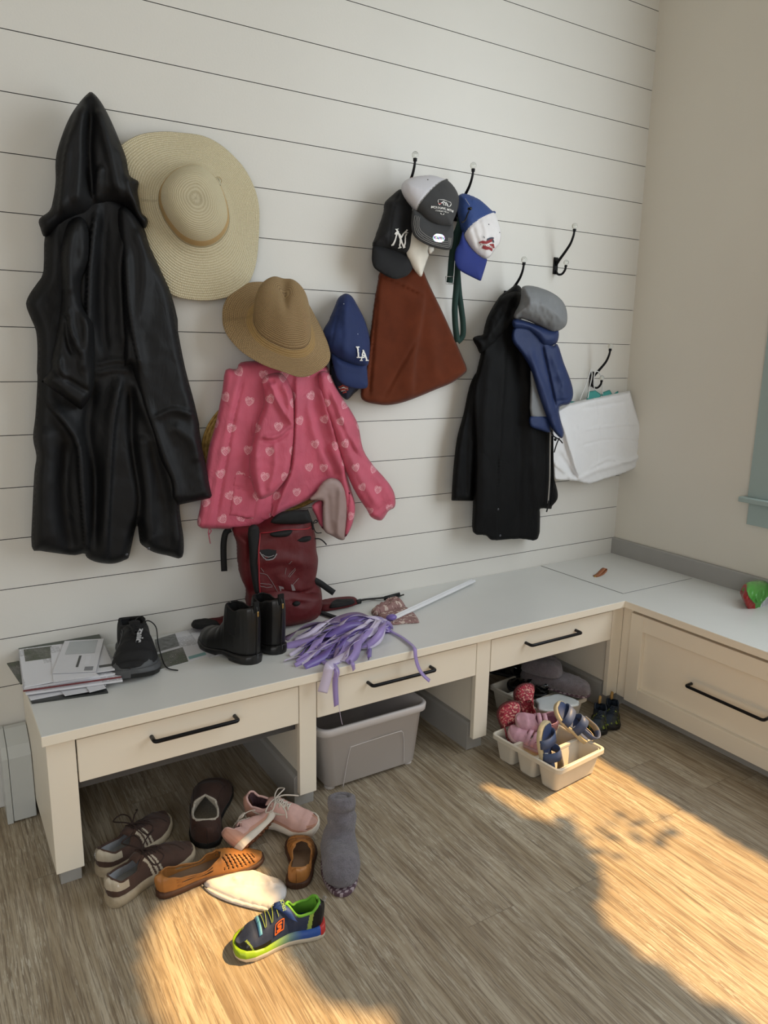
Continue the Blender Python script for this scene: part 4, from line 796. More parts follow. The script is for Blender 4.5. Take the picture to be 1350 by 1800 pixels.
# ================================================================ SHOES ON THE FLOOR
G_PILE = 'shoes strewn on the floor under the left drawer'
M_bsu = fabric('brown_suede_shoe', '4a352c', .9, sheen=.08, bs=400); M_off = mat('off_white_leather', 'b7ab97', .5, var=.08, vs=40); M_solew = mat('worn_cream_sole', 'a99a82', .6, var=.12, vs=50)
M_lng = mat('pale_grey_lining', 'aeb0b5', .8, var=.1, vs=60); M_lace = mat('dark_brown_lace', '33241f', .8); M_ins = mat('grey_insole', '9a9894', .8, var=.1, vs=50)
def retro(label, hp, tp, side, bow):
    t, L = put('sneaker', label, hp, tp, group=G_PILE)
    s = Shoe(L, .047, (.026, .020), ((0, .078), (.12, .062), (.3, .058), (.42, .082), (.6, .070), (.75, .056), (.9, .045), (1, .030)), ((.03, .5), (.08, .80), (.28, .76), (.38, .42), (.62, .12), (.67, 0)), side)
    def f(t_, q, sd):
        if t_ < .20-.10*q+.10*max(0, q-.3) and q > .28: return 1
        for k in range(3):
            c = .475+.048*k-.10*q
            if abs(t_-c) < .013 and q < .80: return 1
        return 0
    s.upper(t, [M_bsu, M_off], f); s.sole(t, M_solew); s.inner(t, M_lng, M_ins); s.collar(t, M_bsu, .003); s.tongue(t, M_bsu, .36, .66, lift=.01); s.laces(t, M_lace, .42, .64, 6, .0019, .010, True, bow); return t, s
t, s = retro('front brown suede sneaker with three cream side stripes, nearer the camera than its mate', (192, 1592), (333, 1500), 1, 1.5)
for sd in (1,): decal('heel_emblem', strokes2d([([(-.4, -.2), (-.1, .9)], .35), ([(0, -.3), (0, 1.1)], .35), ([(.4, -.2), (.1, .9)], .35), ([(-.5, -.5), (.5, -.5)], .12)], .3), lambda x, y: s.pt(.075+.018*x, .55+.12*y, -1, .0015), mat('silver_print', 'dcdad5', .4, .3), t)
t, s2 = retro('rear brown suede sneaker with pale heel patch, half behind the other brown sneaker', (176, 1540), (293, 1447), -1, 1.3)
mb = MB()   # frayed heel patch of the rear sneaker
for k in range(26): a = k*.55; r = .004+.0005*k*.8; mb.ball((-.002, r*math.cos(a)*.9, .060+r*math.sin(a)*.8), .0022, sc=(.6, 1, 1))
mb.build('worn_heel_padding', M_lng, t, smooth=True)
# brown slipper
M_slip = fabric('dark_brown_suede', '3b2319', .85, sheen=.08, bs=300); M_fleece = mat('cream_fleece', 'b5ac9e', .95, var=.2, vs=200, bs=500, bd=.004); M_dkr = mat('black_rubber', '121212', .55)
t, L = put('slipper', 'dark brown suede slipper with cream fleece lining, toe pointing under the bench', (365, 1492), (381, 1386), group=G_PILE)
s = Shoe(L, .060, (.016, .013), ((0, .066), (.2, .068), (.30, .072), (.40, .094), (.58, .096), (.8, .070), (1, .036)), ((.12, .6), (.17, .78), (.27, .80), (.34, .72), (.40, 0)), 1)
s.upper(t, [M_slip], solid=.003); s.sole(t, [M_dkr], grow=.001); s.inner(t, M_fleece, M_fleece); s.collar(t, M_fleece, .0035, 'fleece_trim')
MB().tube([s.pt(t_, .42+.1*t_, -1, .0012) for t_ in np.linspace(.02, .98, 40)], .0012, 5).tube([s.pt(t_, .42+.1*t_, 1, .0012) for t_ in np.linspace(.02, .98, 40)], .0012, 5).build('welt_seam', M_lace, t, smooth=True)
MB().tube([s.pt(.66, q, -1, .001) for q in np.linspace(.4, 1, 8)]+[s.pt(.66, q, 1, .001) for q in np.linspace(1, .4, 8)], .0016, 6).build('vamp_seam', M_lace, t, smooth=True)
# pink sneakers
M_pk = mat('blush_pink_nylon', 'cfa79f', .7, var=.08, vs=40, bs=90, bd=.0015); M_pks = fabric('peach_suede', 'bf8f7c', .85); M_ivory = mat('ivory_leather', 'cfc5b8', .55, var=.05); M_gum = mat('gum_rubber', '7b4d32', .6, var=.1); M_wsole = mat('white_foam_sole', 'd9cfc2', .6, var=.06, vs=40)
M_pl = mat('cream_lace', 'd0c6bb', .8); M_dkl = mat('dark_print_lining', '4b3338', .8, var=.4, vs=120)
def pinkshoe(t, L, side):
    s = Shoe(L, .042, (.026, .018), ((0, .088), (.04, .095), (.14, .070), (.3, .062), (.42, .080), (.6, .068), (.8, .050), (1, .028)), ((.04, .5), (.08, .76), (.26, .72), (.36, .4), (.58, .12), (.62, 0)), side, spring=.022)
    def f(t_, q, sd):
        if t_ < .20-.08*q: return 1
        if t_ > .86+.06*(1-q) and q < .7: return 1
        if q < .16: return 1
        return 0
    s.upper(t, [M_pk, M_pks], f); s.collar(t, M_pk, .0035); s.inner(t, M_dkl, M_dkl); s.tongue(t, M_pk, .34, .6, lift=.014); s.laces(t, M_pl, .38, .60, 5, .0021, .009, True, 1.0)
    s.sole(t, [M_wsole, M_gum], fn=lambda t_, j: 1 if j in (3, 4, 5) else 0)
    return s
t, L = put('sneaker', 'blush pink running sneaker with ivory swoosh lying upright at the top of the pile', (436, 1440), (560, 1464), .012, group=G_PILE, up=(.02, -.30, 1)); s = pinkshoe(t, L, 1)
sw = [(.16+(.72-.16)*a, .62-.34*math.sin(min(1, a*1.9)*math.pi*.62)*(1 if a < .5 else 1) + (0.0 if a < .3 else (a-.3)*.62), (.055*math.sin(math.pi*min(1, .12+a*1.1))**1.2 if a < .85 else .012)) for a in np.linspace(0, 1, 26)]
mb = MB(); V = []
for a in np.linspace(0, 1, 30):
    t_ = .14+.46*a; qc = .50-.22*math.sin(a*math.pi*.75)+.30*a*a; hw_ = .10*math.sin(math.pi*(a*.9+.06))**1.0*(1-a*.55)
    V += [s.pt(t_, max(.1, qc-hw_), -1, .0022), s.pt(t_, min(.95, qc+hw_), -1, .0022)]
mb.add(V, [(2*i, 2*i+1, 2*i+3, 2*i+2) for i in range(29)]).build('side_swoosh', M_ivory, t, smooth=True, solid=.0012)
A, B = PZ(424, 1498, .036), PZ(462, 1462, .036)
t = thing('sneaker', 'blush pink sneaker tipped on its side showing the studded gum sole', 'shoe', A, G_PILE, X=B-A, Z=(-.66, .50, .50), scale=.80); s = pinkshoe(t, .205, 1)
for i in range(5):
    for j in (-1, 0, 1):
        t_ = .12+.18*i; MB().ball((t_*.205, s.yc(t_)+j*.022*s.w(t_)/.042, .012*max(0, (t_-.75)/.25)**2), .0065, sc=(1, 1, .7), seg=8).build('sole_stud', M_gum, t, smooth=True)
# tan woven flats
M_tan = mat('tan_leather', 'a9713a', .48, var=.1, vs=30, bs=60, bd=.0006); M_tin = mat('taupe_insole_leather', '7d6551', .6, var=.08); M_tsole = mat('brown_stacked_sole', '4a3022', .6)
def flat(label, hp, tp, side):
    t, L = put('woven_flat', label, hp, tp, group=G_PILE)
    s = Shoe(L, .040, (.014, .009), ((0, .058), (.1, .052), (.22, .040), (.42, .030), (.54, .046), (.62, .056), (.8, .042), (1, .022)), ((.05, .55), (.10, .82), (.3, .88), (.48, .84), (.58, .50), (.62, 0)), side, spring=.006)
    def hole(t_, q, sd):
        if .20 < t_ < .50 and q > .2: return abs(((q*3.2+t_*.6) % 1)-.5) < .20
        if .60 < t_ < .90 and .15 < q < .86: return ((t_*s.L/.0115+q*1.6) % 1) < .34
        return False
    s.upper(t, [M_tan], hole=hole, ns=26, solid=.0016); s.sole(t, M_tsole, grow=.0035); s.inner(t, M_tin, M_tin, hole=True); s.collar(t, M_tan, .0018, 'collar_binding')
    for k in range(3): MB().tube([s.pt(.30+.0*k+.14*a, .35+.2*k+.15*a, -1, .0016) for a in np.linspace(-1, 1, 6)], .0011, 5).build('side_lacing', M_tan, t, smooth=True)
    return t, s
flat('tan woven leather flat with cut-out straps, lying left of the white cloth cap', (277, 1574), (459, 1508), 1)
flat('tan woven leather flat seen from the heel between white cloth and grey plush bootie', (521, 1562), (527, 1478), -1)
# grey plush bootie
def plush_fn(nt, b, c):
    X, Y, Z = coords(nt); n = noise(nt, vec(nt, X, Y, Z), 260, 4, .7); n2 = noise(nt, vec(nt, X, Y, Z), 60, 3)
    nt.links.new(mix(nt, (n*.7+n2*.4).ramp(.35, .8), tuple(x*.55 for x in c), tuple(x*1.25 for x in c)), b.inputs['Base Color']); b.inputs['Roughness'].default_value = .95; b.inputs['Sheen Weight'].default_value = .4
    nt.links.new(bump(nt, n+n2*.5, .9, .006), b.inputs['Normal'])
M_plush = mat('grey_plush', '7c7780', fn=plush_fn)
def blob(name, balls, m, parent, vox=.006, disp=.004, sm=4):
    mb = MB()
    for c, r, sc in balls: mb.ball(c, r, sc=sc, seg=20)
    o = mb.build(name, m, parent, smooth=True); mod(o, 'REMESH', mode='VOXEL', voxel_size=vox, use_smooth_shade=True); mod(o, 'SMOOTH', factor=.6, iterations=sm)
    tx = bpy.data.textures.new('cl', 'CLOUDS'); tx.noise_scale = .012; mod(o, 'DISPLACE', texture=tx, strength=disp, mid_level=.5, texture_coords='LOCAL'); return o
def pat_fn(nt, b, c):
    X, Y, Z = coords(nt); k = ((X*330.).sin()*(Y*330.+X*200.).sin()).gt(-.1)
    nt.links.new(mix(nt, k, c, lin('5b4550')), b.inputs['Base Color']); b.inputs['Roughness'].default_value = .8
M_pat = mat('patterned_sole_edge', 'a89aa0', fn=pat_fn)
A, B = PZ(594, 1508, 0), PZ(600, 1556, 0)
t = thing('plush_bootie', 'grey plush bootie slipper with its shaft flopped back, right of the tan flat', 'slipper', A, G_PILE, X=B-A)
L = float(np.linalg.norm(B-A))
bl = [((L*f, .002, .040), .050, (1, 1.05, .80)) for f in (.0, .25, .5, .75)]+[((L*.92, 0, .034), .047, (1, 1.05, .72))]+[((-.012, .004, .060), .045, (1, 1.05, 1)), ((-.018, .012, .088), .040, (1, .98, .9)), ((-.020, .012, .112), .043, (1, 1, .7)), ((-.026, .012, .140), .038, (1, 1, .8))]
blob('plush_upper', bl, M_plush, t, sm=2)
MB().lathe([(.018, -.030), (.020, -.004), (.028, .006), (.036, .002), (.038, -.012), (.036, -.028)], 28, M=Matrix.Rotation(-.25, 3, 'Y'), c=(-.030, .012, .166)).build('cuff', M_plush, t, smooth=True, solid=.004)
MB().prism([((L*.46+(L*.5+.052)*math.cos(a)), .051*math.sin(a)) for a in np.linspace(0, 6.283, 40, endpoint=False)], .0, .012).build('sole', M_pat, t, bevel=.003)
# white cloth cap lying flat
t = wthing('cloth_cap', 'flattened white cotton cap lying on the floor between tan flats and the kids sneaker', 'cap', PZ(440, 1565, 0), G_PILE)
M_wc = mat('white_cotton', 'dcd9d8', .75, var=.03, bs=400, bd=.0004)
cloth('cap_crown', qf((560, 574), (640, 545), (700, 530), (780, 517), (870, 540), (945, 570), (950, 640), (890, 690), (855, 694), (760, 672), (680, 645), (610, 612)), M_wc, t, plane='Z', d=.006, thick=.012, edge=.02, disp=(0, 0, 1), res=.006, wr=.0015, back=.3, folds=[(qf((700, 560), (740, 590), (930, 600)), .006, .006, 'l'), (qf((780, 525), (860, 560), (890, 610)), .006, .008, 'r'), (qf((640, 600), (760, 600), (860, 620)), -.003, .008)])
cloth('cap_band', qf((548, 576), (600, 606), (680, 640), (780, 672), (865, 692), (858, 709), (770, 690), (670, 660), (590, 620)), M_wc, t, plane='Z', d=.004, thick=.006, edge=.006, disp=(0, 0, 1), res=.005, wr=0)
# kids sneaker
def fadesole(nt, b, c):
    X, Y, Z = coords(nt); f = X.ramp(.055, .135)
    o = mix(nt, f, lin('2a4f9a'), lin('86aa22')); o = mix(nt, Z.lt(.0150), o, lin('ded6c6')); o = mix(nt, (X.lt(.012))*(Z.gt(.012)), o, lin('b8322e'))
    nt.links.new(o, b.inputs['Base Color']); b.inputs['Roughness'].default_value = .4
M_knav = mat('navy_mesh_shoe', '2a3550', .7, var=.1, vs=60, bs=500, bd=.0008); M_kblk = mat('black_toe_rubber', '17181a', .35, var=.2, vs=30); M_lime = mat('lime_lining', '6fae38', .7, var=.08); M_klb = mat('royal_strap', '23407f', .6); M_sky = mat('sky_blue_overlay', '5e9fc4', .5); M_yl = mat('lime_yellow_cord', '94ab4c', .6)
t, L = put('kids_sneaker', "child's navy, lime and orange strap sneaker standing in the sun patch", (566, 1634), (414, 1676), cat='shoe')
s = Shoe(L, .040, (.030, .020), ((0, .080), (.05, .086), (.16, .070), (.30, .066), (.40, .088), (.5, .086), (.65, .070), (.8, .056), (1, .034)), ((.04, .5), (.09, .78), (.26, .78), (.35, .5), (.42, 0)), -1, spring=.010)
def f(t_, q, sd):
    if t_ > .84+.10*q and q < .75: return 1
    if abs(t_-(.84+.10*q)+.012) < .010 and q < .7: return 2
    if t_ > .62 and q < .16: return 1
    if t_ < .16-.05*q: return 1
    if .16-.05*q <= t_ < .21-.05*q: return 2
    return 0
s.upper(t, [M_knav, M_kblk, M_yl], f); s.inner(t, M_lime, M_klb); s.collar(t, M_lime, .0035); s.sole(t, mat('fading_lime_blue_sole', 'a9d62a', fn=fadesole), grow=.005, bulge=.003)
def strip(mb, tf, q0, q1, hw_, off=.003, n=14):   # a band over the shoe, from one side to the other
    V = []
    A_ = [(q, -1) for q in np.linspace(q0, 1, n)]+[(q, 1) for q in np.linspace(1, q1, n)]
    for i, (q, sd) in enumerate(A_):
        c = tf(i/(len(A_)-1)); V += [s.pt(c-hw_, q, sd, off), s.pt(c+hw_, q, sd, off)]
    mb.add(V, [(2*i, 2*i+1, 2*i+3, 2*i+2) for i in range(len(A_)-1)])
mb = MB(); strip(mb, lambda a: .50-.14*max(0, (a-.5)*2)-.06*max(0, (.5-a)*2), .30, .44, .050, .0045); st_o = mb.build('hook_strap', M_klb, t, smooth=True, solid=.002)
mb = MB()
for k in range(5): strip(mb, lambda a, k=k: .53+.04*k+(.02 if k % 2 else -.01)*(a-.5)*2, .62, .62, .0028, .003)
mb.build('elastic_laces', M_yl, t, smooth=True, solid=.0015)
mb = MB(); strip(mb, lambda a: .735, .50, .50, .018, .0022); mb.build('toe_overlay', M_sky, t, smooth=True, solid=.001)
for sd in (1,):
    mm = sd
    decal('side_logo', strokes2d([([(-1, -.7), (-.75, .7), (1, .9), (.75, -.6), (-1, -.7)], .16), ([(.55, .45), (-.35, .35), (-.25, -.0), (.30, .0), (.2, -.35), (-.6, -.4)], .28)], .2), lambda x, y, sd=sd: s.pt(.52-.058*x, .33+.19*y, 1, .0032), mat('orange_print', 'd8682c', .5), t)
decal('strap_text', text2d('SKECHERS', .0105, bold=.0), lambda x, y: s.pt(.445+y*5., min(1, 1-abs(x)*12), -1 if x < 0 else 1, .0068), mat('lime_print', 'b6d58a', .6), t)
MB().tube([s.pt(.001, q, 1, .003) for q in np.linspace(.7, 1, 5)]+[(-.004, 0, .094), (-.010, 0, .088), (-.006, 0, .078)], .002, 6).build('pull_tab', mat('grey_tab', '9b9691', .8), t, smooth=True)
# ================================================================ ON THE BENCH
M_trb = mat('black_trail_textile', '131315', .75, var=.15, vs=40, bs=300, bd=.0008); M_trg = mat('dark_grey_rubber', '4b4c4e', .6, var=.08)
A = np.array([.922, -.066, H]); B = np.array([.868, -.325, H]); L = float(np.linalg.norm(B-A))
t = thing('trail_shoe', 'single black trail running shoe with grey toe bumper and loose lace on the bench', 'shoe', A, X=B-A)
s = Shoe(L, .064, (.028, .022), ((0, .100), (.1, .106), (.22, .094), (.36, .106), (.5, .108), (.65, .094), (.8, .078), (.92, .056), (1, .040)), ((.04, .5), (.09, .74), (.22, .72), (.32, .4), (.56, .14), (.60, 0)), 1, spring=.016)
s.upper(t, [M_trb, M_trg], lambda t_, q, sd: 1 if (t_ > .86+.05*q and q < .45) or q < .13 else 0); s.sole(t, [M_trg, M_dkr], fn=lambda t_, j: 1 if j in (3, 4, 5, 6) else 0, grow=.004); s.inner(t, M_trb, M_trb); s.collar(t, M_trb, .005, pad=1); s.tongue(t, M_trb, .30, .58, lift=.016); s.laces(t, M_trb, .36, .58, 5, .0018, .010, False)
c = np.array(s.pt(.37, 1, 1)); MB().tube(catmull([c, c+np.array([-.01, .02, .01]), c+np.array([.0, .042, -.01]), np.array([.12, .078, .05]), np.array([.15, .088, .006]), np.array([.20, .098, .003]), np.array([.225, .125, .003])], 6), .0018, 7).build('loose_lace', M_dkr, t, smooth=True)
c = np.array(s.pt(.36, 1, 1)); MB().tube(catmull([c, c+np.array([-.015, .012, .012]), c+np.array([-.03, .0, .018]), c+np.array([-.018, -.016, .012]), c+np.array([0, -.018, 0])], 5), .0018, 7).build('pull_loop', M_dkr, t, smooth=True)
tx = text2d('zanic', .026, bold=.0008); decal('side_text', tx, lambda x, y: (lambda p: (p[0], p[1], p[2]))(s.pt(.64+x/L, .985-max(0, y+.004)*10, 1, .008)), mat('reflective_print', 'b9b9bb', .4), t)
mb = MB()
for sd, q0 in ((-1, .3), (-1, .42)): mb.tube([s.pt(t_, q0+.5*(.7-t_), sd, .002) for t_ in np.linspace(.32, .74, 12)], .0022, 6)
mb.build('side_overlay', M_trg, t, smooth=True)
# chelsea boots
M_bt = mat('black_matte_rubber', '141313', .42, var=.06, coat=.1); M_gore = mat('black_elastic_gore', '0c0c0d', .9, bs=700, bd=.001); M_gold = mat('gold_pin', 'b59a62', .3, .9)
def boot(label, hp, tp):
    A, B = PZ(*hp, H), PZ(*tp, H); B = A+(B-A)/np.linalg.norm(B-A)*.262
    t = thing('chelsea_boot', label, 'boot', A, 'pair of black chelsea boots on the bench', X=B-A); L = .262
    s = Shoe(L, .046, (.026, .014), ((0, .178), (.10, .172), (.22, .160), (.34, .170), (.40, .172), (.47, .110), (.58, .082), (.75, .066), (.9, .056), (1, .036)), ((.02, .6), (.06, .80), (.3, .84), (.38, .6), (.415, 0)), 1, spring=.010)
    s.upper(t, [M_bt, M_gore], lambda t_, q, sd: 1 if .16+.05*(1-q) < t_ < .36-.06*(1-q) and q > .28 else 0, ns=26, solid=.003); s.sole(t, M_bt, heel=.010, grow=.003); s.inner(t, M_gore, M_gore); s.collar(t, M_bt, .0022)
    MB().box((-.004, -.010, .16), (.004, .010, .195)).build('pull_tab', M_gore, t, bevel=.002)
    MB().tube([s.pt(0.001, q, 1, .002) for q in np.linspace(0, 1, 14)], .0026, 6).build('back_seam', M_bt, t, smooth=True)
    MB().box((-.010, -.003, .150), (-.004, .003, .166)).build('gold_pin', M_gold, t, bevel=.001); return t
boot('front black chelsea boot, toe pointing left toward the flyers', (452, 1166), (350, 1122)); boot('rear black chelsea boot, partly hidden behind the front boot beside the red backpack', (495, 1149), (408, 1107))
# ---- papers
def print_fn(dark, light, sx, sy, th):
    def fn(nt, b, c):
        u, v, _ = coords(nt, 'UV'); l = ((v*sy).sin()).gt(.35); w = noise(nt, vec(nt, u*sx, (v*sy/6.2832).floor()), 1., 0.).gt(th)
        blk = wnoise(nt, vec(nt, (u*16.).floor(), (v*12.).floor())).gt(.45); nt.links.new(mix(nt, l*w*blk*.75, c, lin(dark)), b.inputs['Base Color']); b.inputs['Roughness'].default_value = .45
    return fn
M_pap = mat('white_paper', 'd9d9de', fn=print_fn('5a5a60', 0, 120., 1800., .42)); M_plain = mat('plain_white_paper', 'd4d4d8', .55, var=.02)
def photo_fn(nt, b, c):
    u, v, _ = coords(nt, 'UV'); n = noise(nt, vec(nt, u, v), 110, 5, .8); n2 = noise(nt, vec(nt, u, v), 16, 2)
    o = mix(nt, n2.ramp(.42, .58), lin('3f4a2e'), lin('6d6f68')); o = mix(nt, n.ramp(.45, .6), o, lin('2a2620')); o = mix(nt, n.gt(.62), o, lin('cfcabf')); nt.links.new(o, b.inputs['Base Color']); b.inputs['Roughness'].default_value = .3
M_photo = mat('printed_garden_photo', '5b6246', fn=photo_fn); M_darkp = mat('dark_glossy_cover', '2f3130', .35); M_grn = mat('dark_green_cover', '4a5148', .4)
def sheet(name, label, C4, z, th, m, edge=None, cat='envelope', group='mail and magazines piled at the left end of bench', extra=(), parent=None, tip=0.):
    P = [PZ(*q, z) for q in C4]; c = np.mean(P, 0); t = thing(name, label, cat, (c[0], c[1], z), group) if parent is None else parent
    Q = [(p-c)[:2] for p in P]; n = 8; V = []; uv = []
    for k in (0, 1):
        for i in range(n+1):
            for j in range(n+1):
                a, b_ = i/n, j/n; p = (Q[0]*(1-a)+Q[1]*a)*(1-b_)+(Q[3]*(1-a)+Q[2]*a)*b_; V.append((p[0], p[1], k*th+tip*(a-.5)**2)); uv.append((p[0], p[1]))
    m1 = n+1; F = []; M = []
    for i in range(n):
        for j in range(n):
            a = i*m1+j; F += [(a, a+1, a+m1+1, a+m1), (m1*m1+a, m1*m1+a+m1, m1*m1+a+m1+1, m1*m1+a+1)]; M += [1, 0]
    B_ = [i*m1 for i in range(n+1)]+[n*m1+j for j in range(1, n+1)]+[i*m1+n for i in range(n-1, -1, -1)]+[j for j in range(n-1, 0, -1)]
    for k in range(len(B_)): a, b_ = B_[k], B_[(k+1) % len(B_)]; F.append((a, b_, m1*m1+b_, m1*m1+a)); M.append(1)
    link('cover' if th > .002 else 'paper', V, F, [m, edge or M_plain], t, M, False, uv=uv)
    for nm, R4, mm in extra:       # printed areas: fractions (a0,b0,a1,b1) of the sheet
        a0, b0, a1, b1 = R4; g = lambda a, b_: (Q[0]*(1-a)+Q[1]*a)*(1-b_)+(Q[3]*(1-a)+Q[2]*a)*b_
        W_ = [(*g(a, b_), th+.0004+tip*(a-.5)**2) for a, b_ in ((a0, b0), (a1, b0), (a1, b1), (a0, b1))]; link(nm, W_, [(0, 1, 2, 3)], mm, t, smooth=False, uv=[w[:2] for w in W_])
    return t
z = H+.0005
lay = [('magazine', 'black folder at the very bottom of the mail pile', ((140, 560), (700, 480), (760, 585), (195, 665)), .005, M_darkp, M_darkp, 'folder'),
       ('envelope', 'white envelope edge sticking out just above the black folder', ((120, 540), (690, 470), (745, 530), (185, 640)), .004, M_pap, None, 'envelope'),
       ('magazine', 'green magazine poking out at the left of the pile', ((10, 370), (420, 300), (560, 500), (110, 520)), .004, M_photo, M_grn, 'magazine'),
       ('magazine', 'thick white catalogue low in the mail pile', ((110, 380), (780, 320), (868, 500), (150, 600)), .006, M_pap, None, 'magazine'),
       ('magazine', 'red-edged magazine in the middle of the mail pile', ((100, 330), (760, 260), (858, 470), (130, 575)), .005, M_pap, mat('red_cover', '74393b', .5), 'magazine'),
       ('magazine', 'grey-edged catalogue in the middle of the mail pile', ((95, 300), (740, 260), (840, 445), (135, 560)), .006, M_pap, None, 'magazine')]
for nm, lb, C4, th, m, e, ct in lay: sheet(nm, lb, qb(*C4), z, th, m, e, ct); z += th+.0006
sheet('envelope', 'small white slip poking out over the black folder', qb((400, 560), (640, 530), (700, 560), (440, 606)), H+.0105, .001, M_plain, None)
sheet('envelope', 'white reply card at the front right of the mail pile', qb((600, 540), (720, 515), (745, 548), (622, 580)), H+.013, .001, M_plain, None)
sheet('magazine', 'dark green covered magazine at the back edge of the mail pile', qb((92, 245), (695, 155), (730, 240), (115, 330)), z, .004, M_grn, M_grn, 'magazine', extra=[('title_block', (.33, .35, .42, .6), M_plain)])
sheet('magazine', 'white newsletter with a garden photo on its upper left corner', qb((98, 268), (440, 225), (470, 480), (138, 545)), z+.0045, .004, M_pap, None, 'magazine', extra=[('cover_photo', (.10, .03, .70, .38), M_photo)])
sheet('envelope', 'white flyer with dark lettering at the right of the mail pile', qb((620, 230), (725, 215), (810, 415), (640, 440)), z+.0045, .003, M_plain, None, 'flyer', extra=[('lettering', (.35, .80, .95, .88), M_darkp)])
sheet('envelope', 'long white envelope beneath the window envelope', qb((330, 245), (430, 232), (690, 455), (355, 505)), z+.009, .0015, M_pap, None)
M_win = mat('envelope_window', 'aeb2b5', .2, var=.03)
sheet('envelope', 'white window envelope with grey printing lying topmost on the pile', qb((437, 200), (728, 182), (668, 425), (345, 440)), z+.012, .0015, M_plain, None, extra=[('address_window', (.14, .04, .86, .46), M_win), ('bold_print', (.50, .52, .56, .86), M_darkp), ('fine_print', (.68, .55, .80, .80), M_pap), ('postage_mark', (.72, .86, .92, .97), mat('grey_print', '7f8084', .5))])
gF = 'printed flyers lying under the boots'
sheet('flyer', 'glossy flyer with green garden photo beside the black trail shoe', [(272, 1125), (342, 1104), (372, 1152), (279, 1178)], H+.0005, .001, M_pap, None, 'flyer', gF, extra=[('garden_photo', (.0, .52, .55, 1.), M_photo), ('grey_photo', (.0, .0, .5, .45), mat('grey_photo_print', '6f7170', .4, var=.5, vs=60)), ('teal_bar', (.58, .86, 1, .95), mat('teal_print', '7fa9ab', .5))])
sheet('flyer', 'second flyer tucked beneath the front boot', [(330, 1107), (400, 1090), (450, 1135), (368, 1157)], H+.0018, .001, M_pap, None, 'flyer', gF)
# ---- red backpack
M_rd = mat('dark_red_pack_nylon', '560b11', .6, var=.12, vs=14, bs=450, bd=.0006, wrk=(16, 12, .5, .012)); M_bkw = mat('black_webbing', '151516', .75, bs=500, bd=.0005); M_mesh = mat('black_pack_mesh', '101011', .8)
t = wthing('backpack', 'dark red hiking backpack with black straps standing on bench against shiplap', 'backpack', PW(505, 1000, .1))
pb = cloth('main_body', q9((160, 380), (200, 370), (400, 340), (560, 250), (700, 215), (890, 205), (930, 260), (955, 360), (985, 480), (990, 600), (1008, 690), (1000, 800), (985, 900), (1030, 960), (1048, 1080), (1040, 1200), (960, 1280), (850, 1320), (700, 1345), (560, 1340), (400, 1280), (300, 1150), (300, 1000), (240, 860), (215, 700), (210, 560), (185, 480)), M_rd, t, d=.075, thick=.085, edge=.07, pw=.5, back=.7, res=.007, folds=[(q9((360, 400), (340, 700), (390, 1000)), -.012, .012), (q9((450, 630), (700, 620), (980, 680)), .010, .02), (q9((440, 990), (700, 960), (1000, 940)), -.012, .008), (q9((600, 700), (700, 850), (850, 930)), .006, .02)])
cloth('lower_pocket', q9((440, 1000), (600, 960), (760, 960), (900, 1010), (1020, 1030), (1048, 1090), (1035, 1200), (960, 1275), (850, 1315), (700, 1340), (600, 1345), (520, 1300), (480, 1150)), M_rd, t, d=.135, thick=.045, edge=.05, pw=.5, res=.007, folds=[(q9((520, 1030), (700, 1040), (1020, 1060)), .006, .006), (q9((600, 980), (800, 1080), (880, 1100)), -.005, .008)])
cloth('top_mesh', q9((540, 330), (600, 250), (700, 215), (885, 200), (915, 230), (935, 330), (700, 345)), M_mesh, t, d=.15, thick=.012, edge=.02, res=.006)
cloth('centre_strip', q9((318, 380), (420, 370), (425, 600), (432, 1010), (380, 1015), (340, 800), (325, 600)), M_mesh, t, d=.152, thick=.012, edge=.012, res=.006)
MB().tube([on(pb, u, v, .006) for u, v in catmull(q9((438, 390), (430, 600), (435, 800), (442, 990)), 5)], .0022, 6).build('red_piping', mat('bright_red_piping', '9c2730', .6), t, smooth=True)
MB().tube([on(pb, u, v, .003) for u, v in catmull(q9((445, 385), (700, 340), (930, 345)), 5)], .002, 6).build('zip_piping', mat('bright_red_piping', '9c2730', .6), t, smooth=True)
M_rfl = mat('reflective_grey_print', '8a7f7f', .4)
for nm, S_ in (('printed_lines', [[(440, 750), (510, 770), (575, 870), (612, 945)], [(440, 850), (500, 852), (560, 870)], [(440, 870), (500, 885), (555, 885)], [(715, 660), (745, 630)], [(708, 780), (778, 700)], [(718, 790), (780, 718)], [(750, 860), (810, 800)], [(680, 760), (690, 700)], [(450, 700), (480, 740)]]),):
    for P in S_: MB().tube([on(pb, u, v, .0015) for u, v in catmull(q9(*P), 3)], .0008, 5).build(nm, M_rfl, t)
for P in (((620, 868), (665, 880), (680, 942), (640, 935)), ((735, 850), (760, 860), (778, 915), (752, 915))): link('reflective_patch', [on(pb, u, v, .002) for u, v in q9(*P)], [(0, 1, 2, 3)], M_rfl, t)
lgo = MB(); lgo.tube([on(pb, u, v, .003) for u, v in catmull(q9((440, 545), (480, 600), (520, 615), (570, 600), (600, 560)), 4)], .0018, 6).tube([on(pb, u, v, .003) for u, v in catmull(q9((460, 570), (520, 590), (575, 575)), 4)], .0012, 6); lgo.build('bird_emblem', mat('grey_emblem', '8b8788', .4), t)
link('emblem_patch', [on(pb, u, v, .0015) for u, v in q9((440, 530), (520, 520), (600, 530), (580, 590), (520, 615), (470, 590))], [(0, 1, 2, 3, 4, 5)], M_mesh, t)
